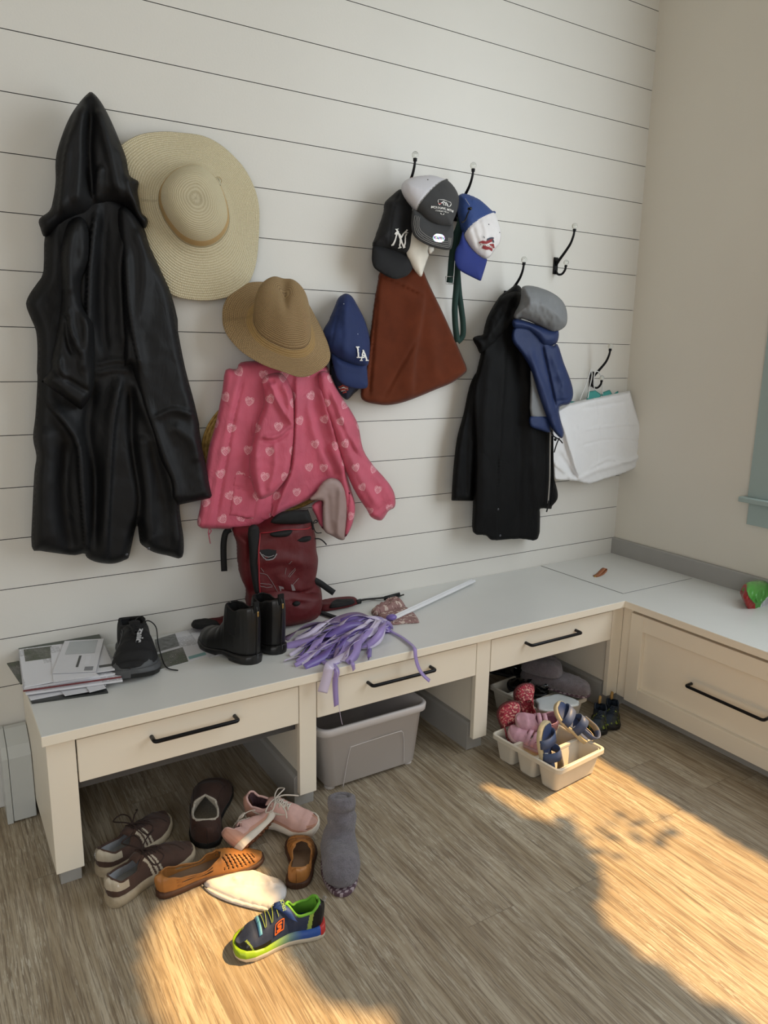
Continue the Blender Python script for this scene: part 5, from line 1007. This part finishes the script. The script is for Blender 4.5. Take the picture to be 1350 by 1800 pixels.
cloth('chest_clip', q9((540, 430), (740, 400), (740, 440), (690, 470), (560, 470)), M_mesh, t, d=.165, thick=.008, edge=.01, res=.006); cloth('side_clip', q9((790, 490), (930, 460), (925, 510), (820, 525)), M_mesh, t, d=.155, thick=.008, edge=.01, res=.006); cloth('pocket_clip', q9((755, 1130), (790, 1105), (830, 1115), (825, 1145), (780, 1158)), M_mesh, t, d=.18, thick=.006, edge=.01, res=.005)
bq = lambda P, d, w, nm, dd=None, m=None: band(P, d, w, q=q9, m=m or M_bkw, name=nm, par=t, dd=dd)
bq(((140, 395), (95, 430), (75, 520), (72, 640), (80, 810)), .06, .020, 'shoulder_strap'); bq(((975, 900), (1030, 930), (1100, 980), (1165, 1025)), .10, .022, 'side_strap')
bq(((900, 200), (930, 280), (950, 340), (955, 400)), .10, .006, 'compression_cord'); MB().tube(catmull([PW(*p, .10) for p in q9((950, 340), (985, 305), (1000, 325), (960, 345), (985, 425), (1042, 430))], 5), .0018, 6).build('cord_loop', M_bkw, t, smooth=True)
MB().tube(catmull([PW(*p, .10) for p in q9((970, 490), (1020, 490), (1060, 515), (1090, 548))], 5), .0024, 6).build('cord_end', M_bkw, t, smooth=True)
zb = H+.012
cloth('hip_wing', [(555, 1060), (590, 1055), (625, 1054), (628, 1062), (600, 1070), (565, 1074)], M_rd, t, plane='Z', d=H+.004, thick=.018, edge=.02, disp=(0, 0, 1), res=.006, back=.1); cloth('hip_padding', [(588, 1057), (622, 1056), (618, 1063), (580, 1069)], M_mesh, t, plane='Z', d=H+.016, thick=.010, edge=.01, disp=(0, 0, 1), res=.006, back=.1)
cloth('hip_wing', [(338, 1098), (350, 1088), (385, 1082), (410, 1083), (402, 1098), (370, 1104), (345, 1106)], M_rd, t, plane='Z', d=H+.004, thick=.022, edge=.02, disp=(0, 0, 1), res=.006, back=.1); cloth('hip_padding', [(336, 1097), (350, 1090), (380, 1094), (385, 1103), (345, 1106)], M_mesh, t, plane='Z', d=H+.018, thick=.012, edge=.01, disp=(0, 0, 1), res=.006, back=.1)
def bench_band(P, w, z, nm, m, par, wave=None):
    mb = MB(); P = catmull(P, 6); n = len(P); ribbon(mb, [PZ(*p, z+(wave(i/(n-1)) if wave else 0)) for i, p in enumerate(P)], w, up=(0, 0, 1)); return mb.build(nm, m, par, smooth=True, solid=.0018)
bench_band([(626, 1058), (640, 1054), (660, 1052), (680, 1050), (690, 1047)], .018, H+.006, 'belt_webbing', M_bkw, t, lambda a: .006*math.sin(a*7)**2); bench_band([(563, 1076), (580, 1082), (598, 1088)], .026, H+.006, 'lower_strap', M_bkw, t)
mb = MB(); a_, b_ = PZ(676, 1052, H+.008), PZ(702, 1045, H+.008); d_ = (b_-a_)/np.linalg.norm(b_-a_); n_ = np.cross([0, 0, 1], d_)
mb.tube([a_, b_], .009, 8, flat=.6).tube([b_-d_*.02+n_*.014, b_+d_*.012+n_*.012], .003, 6).tube([b_-d_*.02-n_*.014, b_+d_*.012-n_*.012], .003, 6).build('belt_buckle', M_dkr, t, smooth=True)
MB().tube([PZ(626, 1059, H+.008), PZ(634, 1057, H+.008)], .010, 8, flat=.6).build('belt_slider', M_dkr, t, smooth=True)
# ---- ribbon wand
M_lav = mat('lavender_satin', '9a86bf', .32, var=.08, sheen=.2); M_lav2 = mat('deep_lavender_satin', '7563a6', .32, var=.08); M_lilac = mat('pale_lilac_satin', 'cfc4dc', .35); M_plum = mat('dusty_mauve_ribbon', '7d6a86', .5)
t = wthing('ribbon_wand', 'white stick with a bushy lavender ribbon streamer head lying across the bench edge', 'ribbon wand', PZ(640, 1115, H))
a_, b_ = PZ(688, 1088, H+.012), PZ(832, 1021, H+.012); d_ = (b_-a_)/np.linalg.norm(b_-a_); n_ = np.cross([0, 0, 1], d_)
mb = MB()
for k in (-1, 1): mb.tube([a_+n_*.0065*k, b_+n_*.0062*k], .0075, 4, flat=.9)
mb.build('stick', mat('white_wrapped_stick', 'dedee0', .5, var=.03), t, bevel=.001)
MB().ball(a_+np.array([0, 0, .006]), .016, sc=(1.3, 1, .7)).build('ribbon_knot', M_lav2, t, smooth=True)
rr = np.random.default_rng(11); ends = qr((90, 600), (170, 615), (100, 520), (60, 490), (60, 440), (160, 430), (250, 400), (150, 570), (240, 580), (330, 590), (390, 600), (300, 560), (420, 570), (480, 560), (520, 520), (340, 480), (200, 500), (260, 530), (360, 560), (300, 450), (420, 420), (350, 400), (200, 460), (120, 590), (280, 600), (440, 590), (540, 500), (400, 520), (220, 430), (300, 520), (180, 540), (380, 460), (460, 500), (320, 430))
for k, e in enumerate(list(ends)+[(505+rr.uniform(0, 150), 1120+rr.uniform(0, 45)) for _ in range(18)]):
    e = (e[0]+rr.uniform(-4, 4), e[1]+rr.uniform(-4, 4)); A_ = np.array(PZ(682+rr.uniform(-12, 6), 1092+rr.uniform(-7, 7), H+.012+rr.uniform(0, .018))); E_ = np.array(PZ(*e, H+.004))
    if E_[1] < -.515: E_[1] = -.515
    n_ = 6; P = []; hgt = rr.uniform(.012, .062); w1 = rr.uniform(-.05, .05); ph = rr.uniform(0, 6)
    for i in range(n_+1):
        a = i/n_; p = A_*(1-a)+E_*a; q_ = np.cross([0, 0, 1], E_-A_); q_ /= np.linalg.norm(q_); p = p+q_*(w1*math.sin(a*math.pi)+.018*math.sin(a*8+ph)*a); p[2] = max(H+.003, H+.004+hgt*math.sin(math.pi*min(1, a*1.05))**.8*(1-.5*a)+.004*math.sin(a*11+ph)); p[1] = max(p[1], -.517); P.append(p)
    P = catmull(P, 5); tw = [.95*math.sin(i*.26+ph) for i in range(len(P))]; mb = MB(); ribbon(mb, P, rr.choice([.013, .017, .022, .026]), tw=tw); mb.build('ribbon', [M_lav, M_lav2, M_lilac, M_lav, M_plum][k % 5] if k % 7 else M_lilac, t, smooth=True, solid=.0006)
def overedge(top, hang, w, m, dh=.532, d2=.532):
    P = [PZ(*p, H+.006) for p in qr(*top)]+[PW(*p, dh+(d2-dh)*i/max(1, len(hang)-1)) for i, p in enumerate(qr(*hang))]
    ups = catmull(P, 6); n = len(ups); mb = MB(); V = []
    for i in range(n):
        tt = ups[min(i+1, n-1)]-ups[max(i-1, 0)]; tt /= np.linalg.norm(tt)+1e-9; s_ = np.cross(tt, [0, -.7, .7]); s_ /= np.linalg.norm(s_)+1e-9; ww = w*(1 if i < n-8 or len(hang) < 3 else 1); V += [ups[i]-s_*ww/2, ups[i]+s_*ww/2]
    mb.add(V, [(2*i, 2*i+1, 2*i+3, 2*i+2) for i in range(n-1)]).build('ribbon', m, t, smooth=True, solid=.0006)
overedge([(700, 350), (740, 390), (810, 430), (872, 480)], [(885, 500), (892, 560), (910, 620), (940, 665), (978, 700)], .013, M_lav, .53, .575)
overedge([(560, 480), (470, 540), (385, 590)], [(352, 610), (335, 680), (308, 772)], .030, M_lilac, .534, .534)
overedge([(250, 520), (320, 580), (375, 605)], [(398, 640), (388, 700), (390, 780), (396, 855)], .018, M_lav, .536, .528)
overedge([(450, 520), (485, 560)], [(497, 590), (506, 632)], .013, M_lav, .53, .53); overedge([(590, 460), (605, 500)], [(602, 540), (598, 560)], .013, M_lav2, .528, .528)
th_ = catmull([PZ(*p, H+.006) for p in qr((350, 590),)]+[PW(*p, .54) for p in qr((400, 640), (408, 760), (412, 860), (425, 940), (433, 972))], 6); MB().tube(th_, .0008, 5).build('thread', M_lilac, t, smooth=True)
# ---- patterned pouch
def floral(nt, b, c):
    u, v, _ = coords(nt, 'UV'); n = noise(nt, vec(nt, u, v), 60, 2, .5); n2 = noise(nt, vec(nt, u, v), 95, 1)
    o = mix(nt, n.gt(.57), c, lin('cbb9ae')); o = mix(nt, n2.gt(.66), o, lin('6b4a48')); nt.links.new(o, b.inputs['Base Color']); b.inputs['Roughness'].default_value = .8
M_flo = mat('mauve_floral_cotton', '94736f', fn=floral)
t = wthing('fabric_pouch', 'small mauve floral fabric pouch with ruffled edge lying under the white stick', 'pouch', PZ(700, 1078, H))
cloth('pouch_body', qr((650, 290), (760, 240), (830, 240), (880, 275), (912, 325), (905, 338), (820, 343), (735, 350), (690, 320)), M_flo, t, plane='Z', d=H+.0012, thick=.008, edge=.015, disp=(0, 0, 1), res=.006, back=.1, smooth=2)
cloth('ruffled_edge', qr((612, 265), (640, 255), (690, 220), (740, 200), (785, 198), (828, 235), (790, 252), (700, 275), (650, 290), (622, 285)), M_flo, t, plane='Z', d=H+.003, thick=.022, edge=.02, disp=(0, 0, 1), res=.005, wr=.006, wrs=70, back=.1, smooth=2)
# ---- snack bag
qn = T(1270, 990, 15.)
M_sn = [mat('green_foil', '4f9a3e', .25, var=.1, coat=.3), mat('red_foil', '9a1f1c', .3, var=.1, coat=.3), mat('silver_foil', 'c9cbd2', .25, .2, var=.1), mat('yellow_foil', 'b99a2e', .3, var=.1)]
def snack(c, to2):
    R_ = np.array([to2(*p) for p in qn((500, 830), (640, 560), (760, 730), (895, 850), (900, 1040), (760, 1090), (720, 1200))]); S_ = np.array([to2(*p) for p in qn((740, 1100), (900, 1050), (960, 1090), (1060, 860), (1200, 700), (1600, 600), (1600, 1500), (700, 1500))]); Y_ = np.array([to2(*p) for p in qn((1090, 1190), (1200, 1150), (1700, 1120), (1700, 1450), (1120, 1400))])
    i1, i2, i3 = inside(c, R_), inside(c, S_), inside(c, Y_); return [3 if c3 else (1 if a else (2 if b_ else 0)) for a, b_, c3 in zip(i1, i2, i3)]
t = wthing('snack_bag', 'crumpled green, red and silver snack bag at the right end of bench', 'bag', PW(1340, 1050, .80))
cloth('wrapper', qn((520, 830), (560, 700), (640, 560), (720, 500), (820, 465), (1000, 455), (1250, 480), (1600, 520), (1850, 700), (1950, 1000), (1900, 1300), (1600, 1400), (1200, 1392), (1000, 1370), (800, 1290), (700, 1230), (640, 1100), (580, 980)), M_sn, t, d=.77, thick=.055, edge=.05, pw=.5, res=.005, wr=.004, wrs=35, smooth=2, mfn=snack, folds=[(qn((640, 560), (780, 720), (890, 850)), .006, .006, 'l'), (qn((960, 560), (940, 700), (1020, 820), (1100, 700)), .006, .006), (qn((900, 1060), (1000, 1000), (1080, 860)), .006, .007), (qn((1080, 560), (1100, 700), (1200, 720)), -.006, .006)])
# ================================================================ UNDER THE BENCH
def rrect(x0, x1, y0, y1, r, n=6):
    P = []
    for (cx_, cy_, a0) in ((x1-r, y1-r, 0), (x0+r, y1-r, 90), (x0+r, y0+r, 180), (x1-r, y0+r, 270)):
        for k in range(n+1): a = math.radians(a0+90*k/n); P.append((cx_+r*math.cos(a), cy_+r*math.sin(a)))
    return P
def vessel(mb, rings, cap0=True, cap1=True, m=0):
    R_ = [[(x, y, z) for x, y in rrect(x0, x1, y0, y1, r)] for x0, x1, y0, y1, z, r in rings]; n = len(R_[0]); V = [p for q in R_ for p in q]
    F = [(i*n+k, i*n+(k+1) % n, (i+1)*n+(k+1) % n, (i+1)*n+k) for i in range(len(R_)-1) for k in range(n)]
    if cap0: F.append(tuple(range(n))[::-1])
    if cap1: F.append(tuple((len(R_)-1)*n+k for k in range(n)))
    mb.add(V, F, m)
M_bin = mat('grey_translucent_plastic', 'c9c3c1', .38, var=.02, vs=3)
t = wthing('storage_bin', 'grey translucent plastic storage bin without lid under the middle drawer', 'bin', (1.59, -.27, 0))
mb = MB(); x0, x1, y0, y1 = 1.382, 1.800, -.470, -.06
vessel(mb, [(x0+.046, x1-.046, y0+.026, y1-.026, .010, .03), (x0+.038, x1-.038, y0+.020, y1-.020, .016, .03), (x0+.016, x1-.016, y0+.012, y1-.012, .196, .035), (x0+.010, x1-.010, y0+.008, y1-.008, .198, .036), (x0+.002, x1-.002, y0+.001, y1-.001, .203, .04), (x0, x1, y0, y1, .222, .04), (x0+.003, x1-.003, y0+.003, y1-.003, .226, .04), (x0+.012, x1-.012, y0+.012, y1-.012, .226, .035), (x0+.018, x1-.018, y0+.014, y1-.014, .215, .033), (x0+.041, x1-.041, y0+.023, y1-.023, .020, .028)])
mb.build('tub', M_bin, t, smooth=True, bevel=0)
for cx_ in (x0+.06, x1-.06):
    for cy_ in (y0+.05, y1-.05): MB().prism([(cx_+.018*math.cos(a), cy_+.018*math.sin(a)) for a in np.linspace(0, 6.283, 16, endpoint=False)], 0, .0098).build('foot', M_bin, t)
MB().tube([PW(540+x/3.75, 1180+y/3.75, .462+.0 if y < 450 else .456) for x, y in catmull([(236, 765), (262, 610), (285, 510), (310, 492), (590, 402), (625, 400), (636, 430), (640, 610)], 6)], .0014, 6).build('embossed_arch', M_bin, t, smooth=True)
M_tray = mat('cream_plastic', 'd3ccbe', .4, var=.03, vs=20)
def tray(label, org):
    B_ = np.array([2.036, -.842, 0])+org; u = np.array([-.028, .291, 0]); Lu, Lv = .292, .236
    t = thing('shoe_tray', label, 'tray', B_, 'cream three-compartment shoe trays', X=u); z1 = .095
    mb = MB()
    for k in range(3):
        a, b_ = .006+k*(Lu-.006)/3, (k+1)*(Lu-.006)/3
        vessel(mb, [(a+.020, b_-.016, -Lv+.022, -.022, 0, .014), (a+.014, b_-.010, -Lv+.017, -.017, .006, .016), (a+.002, b_+.002, -Lv+.006, -.006, z1-.006, .014), (a+.006, b_-.002, -Lv+.010, -.010, z1-.004, .012), (a+.018, b_-.014, -Lv+.021, -.021, .008, .012)])
    mb.build('compartments', M_tray, t, smooth=False, bevel=.0)
    mb = MB(); out = rrect(-.004, Lu+.004, -Lv-.004, .004, .02); n = len(out); inn = rrect(.006, Lu-.006, -Lv+.006, -.006, .014); V = []
    for z, P in ((z1-.014, out), (z1, out), (z1+.002, [( (a[0]+b_[0])/2, (a[1]+b_[1])/2) for a, b_ in zip(out, inn)]), (z1, inn), (z1-.008, inn)): V += [(x, y, z) for x, y in P]
    mb.add(V, [(i*n+k, i*n+(k+1) % n, (i+1)*n+(k+1) % n, (i+1)*n+k) for i in range(4) for k in range(n)])
    for k in (1, 2): c = k*(Lu-.0)/3; mb.box((c-.006, -Lv+.004, z1-.010), (c+.006, -.004, z1))
    mb.build('rim', M_tray, t, bevel=.0012); return t
tray('front cream shoe tray full of small sandals at the edge of sun patch', np.zeros(3)); tray('rear cream shoe tray in the shade under the right drawer', np.array([.239, .301, 0]))
def lean(name, label, A, X, Z, cat='shoe', group='small shoes in and around the trays'): return thing(name, label, cat, A, group, X=X, Z=Z)
# blue sandals
M_bl = mat('dusty_blue_leather', '4c5a7c', .5, var=.08, vs=30); M_blf = mat('blue_footbed', '3d4c73', .6); M_cs = mat('cream_sandal_sole', 'd2c19c', .6); M_beige = mat('beige_strap_lining', '8f8068', .8, var=.1, vs=50)
def sandal(t, L, hw):
    s = Shoe(L, hw, (.016, .014), ((0, .05), (.3, .05), (.5, .06), (1, .04)), ((.03, .6), (.6, .6)), 1, spring=.003)
    s.sole(t, M_cs, grow=.002); s.inner(t, M_blf, M_blf, hole=True, dep=.003)
    def strap(nm, t0, t1, hz, w, m=M_bl):
        V = []; n = 18
        for i in range(n+1):
            a = math.pi*i/n; tt = t0+(t1-t0)*i/n; y = s.yc(tt)+(s.w(tt)+.001)*math.cos(a)*1.0; z = .014+hz*math.sin(a)**.8; V += [((tt*L)-w/2, y, z), ((tt*L)+w/2, y, z*(.97))]
        MB().add(V, [(2*i, 2*i+1, 2*i+3, 2*i+2) for i in range(n)]).build(nm, m, t, smooth=True, solid=.003)
    strap('toe_strap', .66, .76, .030, .030); strap('instep_strap', .40, .50, .050, .030)
    P = []
    for i in range(17):
        a = -math.pi*.5+math.pi*i/16; P.append((.20*L-.19*L*math.cos(a), s.w(.2)*1.02*math.sin(a), .040))
    V = []
    for p in [(.45*L, P[0][1]*.97, .036)]+P+[(.45*L, P[-1][1]*.97, .036)]: V += [(p[0], p[1], p[2]-.010), (p[0]-.004, p[1], p[2]+.012)]
    MB().add(V, [(2*i, 2*i+1, 2*i+3, 2*i+2) for i in range(len(V)//2-1)]).build('heel_strap', M_bl, t, smooth=True, solid=.003)
    MB().add([(x*.985, y*.94, z) for x, y, z in V], [(2*i, 2*i+1, 2*i+3, 2*i+2) for i in range(len(V)//2-1)]).build('heel_strap_lining', M_beige, t, smooth=True, solid=.001)
    MB().tube([(.47*L-.005, s.w(.47)+.006, .020), (.47*L+.005, s.w(.47)+.007, .024), (.47*L+.005, s.w(.47)+.004, .032)], .0016, 6).build('buckle', mat('white_buckle', 'dcdcdc', .4), t)
A = np.array([2.036, -.842, .022])+np.array([-.0958, .9954, 0])*.088+np.array([.9853, .17, 0])*.055; t = lean('blue_sandal', 'dusty blue strap sandal standing upright at the front end of the front tray', A, (-.06, .16, 1), (.30, -.90, .22)); sandal(t, .178, .037)
A, B = np.array(PZ(1036, 1304, .075)), np.array(PZ(986, 1254, .165)); t = lean('blue_sandal', 'dusty blue strap sandal leaning behind the upright one, strap toward the dark water shoes', A, B-A, (.25, -.75, .60)); sandal(t, .170, .037)
# pink sandals
def marble(dark, light, sc):
    def fn(nt, b, c):
        X, Y, Z = coords(nt); n = noise(nt, vec(nt, X, Y, Z), sc, 3, .6); n2 = noise(nt, vec(nt, X, Y, Z), sc*1.7, 2)
        o = mix(nt, n.gt(.5), lin(dark), c); o = mix(nt, n2.gt(.57), o, lin(light)); nt.links.new(o, b.inputs['Base Color']); b.inputs['Roughness'].default_value = .6
    return fn
M_pks2 = mat('mottled_pink_leather', 'c99aaa', .5, var=.14, vs=60); M_pkin = mat('mauve_sandal_lining', '9a6178', .7); M_redp = mat('red_cream_print', 'b3364a', fn=marble('8e2436', 'd9a796', 90)); M_psole = mat('grey_pink_sole', 'b08d8f', .7)
def closed(t, L, hw, mu, ml, ms, straps=True, hole=False):
    s = Shoe(L, hw, (.012, .010), ((0, .050), (.2, .046), (.42, .040), (.58, .046), (.75, .040), (1, .024)), ((.04, .6), (.1, .84), (.45, .86), (.56, .5), (.60, 0)), 1, spring=.005)
    s.upper(t, mu, hole=(lambda t_, q, sd: .18 < t_ < .44 and q > .55) if hole else None); s.sole(t, ms); s.inner(t, ml, ml, hole=hole); s.collar(t, mu, .0018)
    if straps:
        for t0 in ((.36, .50) if straps is True else (.44,)):
            V = []
            for i in range(15):
                a = math.pi*i/14; V += [((t0-.055)*L, s.yc(t0)+(s.w(t0)+.002)*math.cos(a), .016+.040*math.sin(a)**.7), ((t0+.045)*L, s.yc(t0)+(s.w(t0)+.002)*math.cos(a), .016+.038*math.sin(a)**.7)]
            MB().add(V, [(2*i, 2*i+1, 2*i+3, 2*i+2) for i in range(14)]).build('strap', mu, t, smooth=True, solid=.0024)
    return s
A, B = np.array(PZ(960, 1322, .055)), np.array(PZ(912, 1296, .085)); t = lean('pink_sandal', 'mottled pink closed-toe sandal lowest in the front tray beside the upright blue one', A, B-A, (.15, -.45, 1)); closed(t, .142, .037, M_pks2, M_pkin, M_psole, True, True)
A, B = np.array(PZ(978, 1272, .125)), np.array(PZ(925, 1272, .125)); t = lean('pink_sandal', 'mottled pink sandal resting on top of the other one, against the red print booties', A, B-A, (.05, -.60, .80)); closed(t, .142, .037, M_pks2, M_pkin, M_psole, True, True)
A = np.array(PZ(903, 1300, .040)); t = lean('baby_bootie', 'red and cream printed baby shoe standing on end at the left of front tray', A, (-.02, .25, 1), (-.42, -.85, .20)); closed(t, .138, .040, M_redp, M_redp, mat('dark_red_sole', '5e2a2c', .7), False)
A = np.array(PZ(925, 1262, .070)); t = lean('baby_bootie', 'red and cream printed baby shoe tucked behind the standing one', A, (.10, .30, 1), (-.3, -.9, .20)); closed(t, .125, .037, M_redp, M_redp, MATS['dark_red_sole'], False)
# dark water shoes
M_wat = mat('black_green_print', '20251f', fn=marble('15181c', '6f7d24', 55)); M_wnv = mat('dark_navy_textile', '1f2a38', .7); M_ntab = mat('tan_pull_tab', 'a8854e', .7)
for i, (hp, tp, lb) in enumerate([((1052, 1262), (1043, 1301), "child's dark navy and green water shoe with tan tab, nearer the tray"), ((1073, 1254), (1066, 1293), "child's dark navy and green water shoe with tan tab, farther from the tray")]):
    A, B = PZ(*hp, 0), PZ(*tp, 0); t = lean('water_shoe', lb, A, B-A, (0, 0, 1)); L = .15
    s = Shoe(L, .035, (.014, .012), ((0, .062), (.1, .066), (.3, .056), (.5, .062), (.75, .050), (1, .028)), ((.04, .6), (.1, .8), (.3, .8), (.42, .5), (.46, 0)), 1, spring=.008)
    s.upper(t, [M_wat, M_wnv], lambda t_, q, sd: 1 if t_ < .45 or q > .85 else 0); s.sole(t, M_dkr); s.inner(t, M_wnv, M_wnv); s.collar(t, M_wnv, .003); s.laces(t, M_wnv, .46, .72, 4, .0016, .010, False)
    MB().tube(catmull([(0.0, -.002, .060), (-.010, -.002, .076), (-.006, 0, .088), (.006, 0, .080), (.006, 0, .064)], 4), .0032, 6, flat=1.8).build('pull_tab', M_ntab, t, smooth=True)
# things in the rear tray
t = wthing('plastic_lid', 'white glossy plastic panel lying over the front end of the rear tray', 'lid', PZ(975, 1238, .1))
cloth('panel', qu((450, 492), (560, 470), (640, 450), (720, 475), (798, 508), (802, 522), (795, 545), (690, 568), (600, 592), (480, 580), (470, 530)), mat('white_glossy_plastic', 'd6dbdc', .22), t, plane='Z', d=.1035, thick=.006, edge=.008, disp=(0, 0, 1), res=.006, wr=0, back=.2, smooth=2)
M_plm = mat('mauve_grey_plush', '6f6468', fn=plush_fn)
t = wthing('plush_slipper', 'mauve-grey plush slipper lying flat across the rear tray, patterned sole edge', 'slipper', PZ(980, 1200, .12))
cloth('plush_upper', qu((350, 270), (420, 262), (540, 280), (700, 322), (800, 355), (880, 398), (893, 432), (870, 462), (800, 458), (700, 438), (560, 396), (450, 372), (370, 350), (335, 310)), M_plm, t, plane='Z', d=.125, thick=.035, edge=.035, pw=.5, disp=(0, 0, 1), res=.006, wr=.003, wrs=90, back=.2)
cloth('sole', qu((370, 330), (450, 352), (560, 388), (700, 430), (800, 450), (885, 440), (888, 462), (860, 482), (800, 482), (700, 458), (560, 415), (440, 382), (370, 358)), M_pat, t, plane='Z', d=.112, thick=.008, edge=.01, disp=(0, 0, 1), res=.006)
t = wthing('plush_slipper', 'second mauve-grey plush slipper heaped on top at the back of rear tray', 'slipper', PZ(950, 1175, .17))
cloth('plush_upper', qu((340, 250), (370, 195), (450, 165), (540, 175), (620, 200), (665, 240), (670, 290), (640, 320), (560, 318), (470, 300), (400, 280)), M_plm, t, plane='Z', d=.165, thick=.045, edge=.05, pw=.5, disp=(0, 0, 1), res=.006, wr=.003, wrs=90, back=.3, folds=[(qu((470, 200), (520, 240), (640, 260)), -.010, .01)])
M_pat2 = mat('black_patent', '08080a', .12, coat=.5)
A, B = np.array(PZ(962, 1222, .085)), np.array(PZ(905, 1208, .085)); t = lean('dark_shoe', 'shiny black child shoe with buckle strap in the rear tray', A, B-A, (0, -.2, 1)); s = closed(t, .16, .036, M_pat2, M_pat2, M_dkr, .44)
MB().tube([(.068, -.034, .038), (.078, -.034, .040), (.078, -.030, .050), (.068, -.030, .048), (.068, -.034, .038)], .0009, 5).build('buckle', M_metalw, t)
A, B = np.array(PZ(915, 1190, .085)), np.array(PZ(880, 1180, .085)); t = lean('dark_shoe', 'plain black child shoe at the back of the rear tray', A, B-A, (0, -.1, 1)); closed(t, .15, .035, M_pat2, M_pat2, M_dkr, .44)
# ================================================================ outside the window: an added, unseen tree-shaped blocker whose discs shape the sun patches
def lit(px, py):
    for pol in LIT:
        if inside(np.array([[px, py]]), pol)[0]: return True
    return False
LITPX = [[(905, 1350), (960, 1322), (1055, 1318), (1200, 1405), (1350, 1500), (1500, 1600), (1500, 1900), (1350, 1815), (1215, 1735), (1100, 1650), (1062, 1615), (1070, 1570), (1058, 1520), (1020, 1460), (975, 1412), (930, 1380)],
         [(862, 1382), (905, 1390), (955, 1418), (985, 1455), (940, 1438), (890, 1406)],
         [(262, 1650), (285, 1600), (345, 1562), (400, 1525), (445, 1535), (455, 1560), (470, 1600), (492, 1672), (520, 1730), (590, 1770), (690, 1795), (700, 1850), (320, 1900), (270, 1760)]]
LIT = [np.array([(min(PZ(*q)[0], 2.33), PZ(*q)[1]) for q in pol]) for pol in LITPX]
mb = MB(); TX = 4.3; rr = np.random.default_rng(3); pts = []
for st_, lo, hi, rad in ((.062, .060, 99., .058), (.026, .014, .062, .024)):
    G = np.array([(x, y) for x in np.arange(-1.0, 3.3, st_) for y in np.arange(-3.4, 1.3, st_)]); G += rr.uniform(-.008, .008, G.shape)
    cl = np.min([segdist(G, p, np.roll(p, -1, 0))[0] for p in LIT], 0); inn = np.any([inside(G, p) for p in LIT], 0)
    G = G[(~inn) & (cl > lo) & (cl <= hi) & ~((G[:, 1] < -1.85) & (G[:, 0] < 2.2) & (G[:, 0] > -.2))]
    pts += [(x, y, rad) for x, y in G]
pts += [(1.80+.42*a+.05*b_, -.88-.25*b_-.05*a, .011+.006*b_) for a, b_ in rr.random((30, 2))]
for px, py, r in pts:
    t = (TX+rr.uniform(-.25, .25)-px)/.70; c = np.array([px, py, 0])-SUN*t
    a = rr.normal(size=3)*.35+np.array([.70, -.25, 1.0]); a /= np.linalg.norm(a); u = np.cross(a, rr.normal(size=3)); u /= np.linalg.norm(u); w = np.cross(a, u)
    V = []
    for k in range(7):
        g = 2*math.pi*k/7; V.append(c+(math.cos(g)*u+math.sin(g)*w)*r*rr.uniform(.85, 1.15))
    V += [c+a*.015, c-a*.015]
    F = [(k, (k+1) % 7, 7) for k in range(7)]+[((k+1) % 7, k, 8) for k in range(7)]
    mb.add(V, F)
tr = thing('sun_patch_blocker', 'unseen tree-shaped sun blocker added outside the right-hand window to shape the floor patches', 'tree', (TX+.4, -1.2, -.3))
o = mb.build('blocker_discs', mat('blocker_green', '4c6b2c', .6, var=.2), None); o.parent = tr; o.location = (-(TX+.4), 1.2, .3); tag(o, kind='stuff')  # added discs, out of view, masking the sun outside the LIT outlines
MB().tube([(.0, 0, 0), (.03, .02, 2.), (-.02, .0, 4.5), (0, .05, 8.)], [.13, .11, .08, .03], 12).build('blocker_trunk', mat('blocker_brown', '5e4a38', .9), tr, smooth=True)
tag(MB().box((XR+.12, -9, -.35), (14, 6, -.30)).build('lawn', mat('grass_green', '6f7f49', .9)), kind='structure')
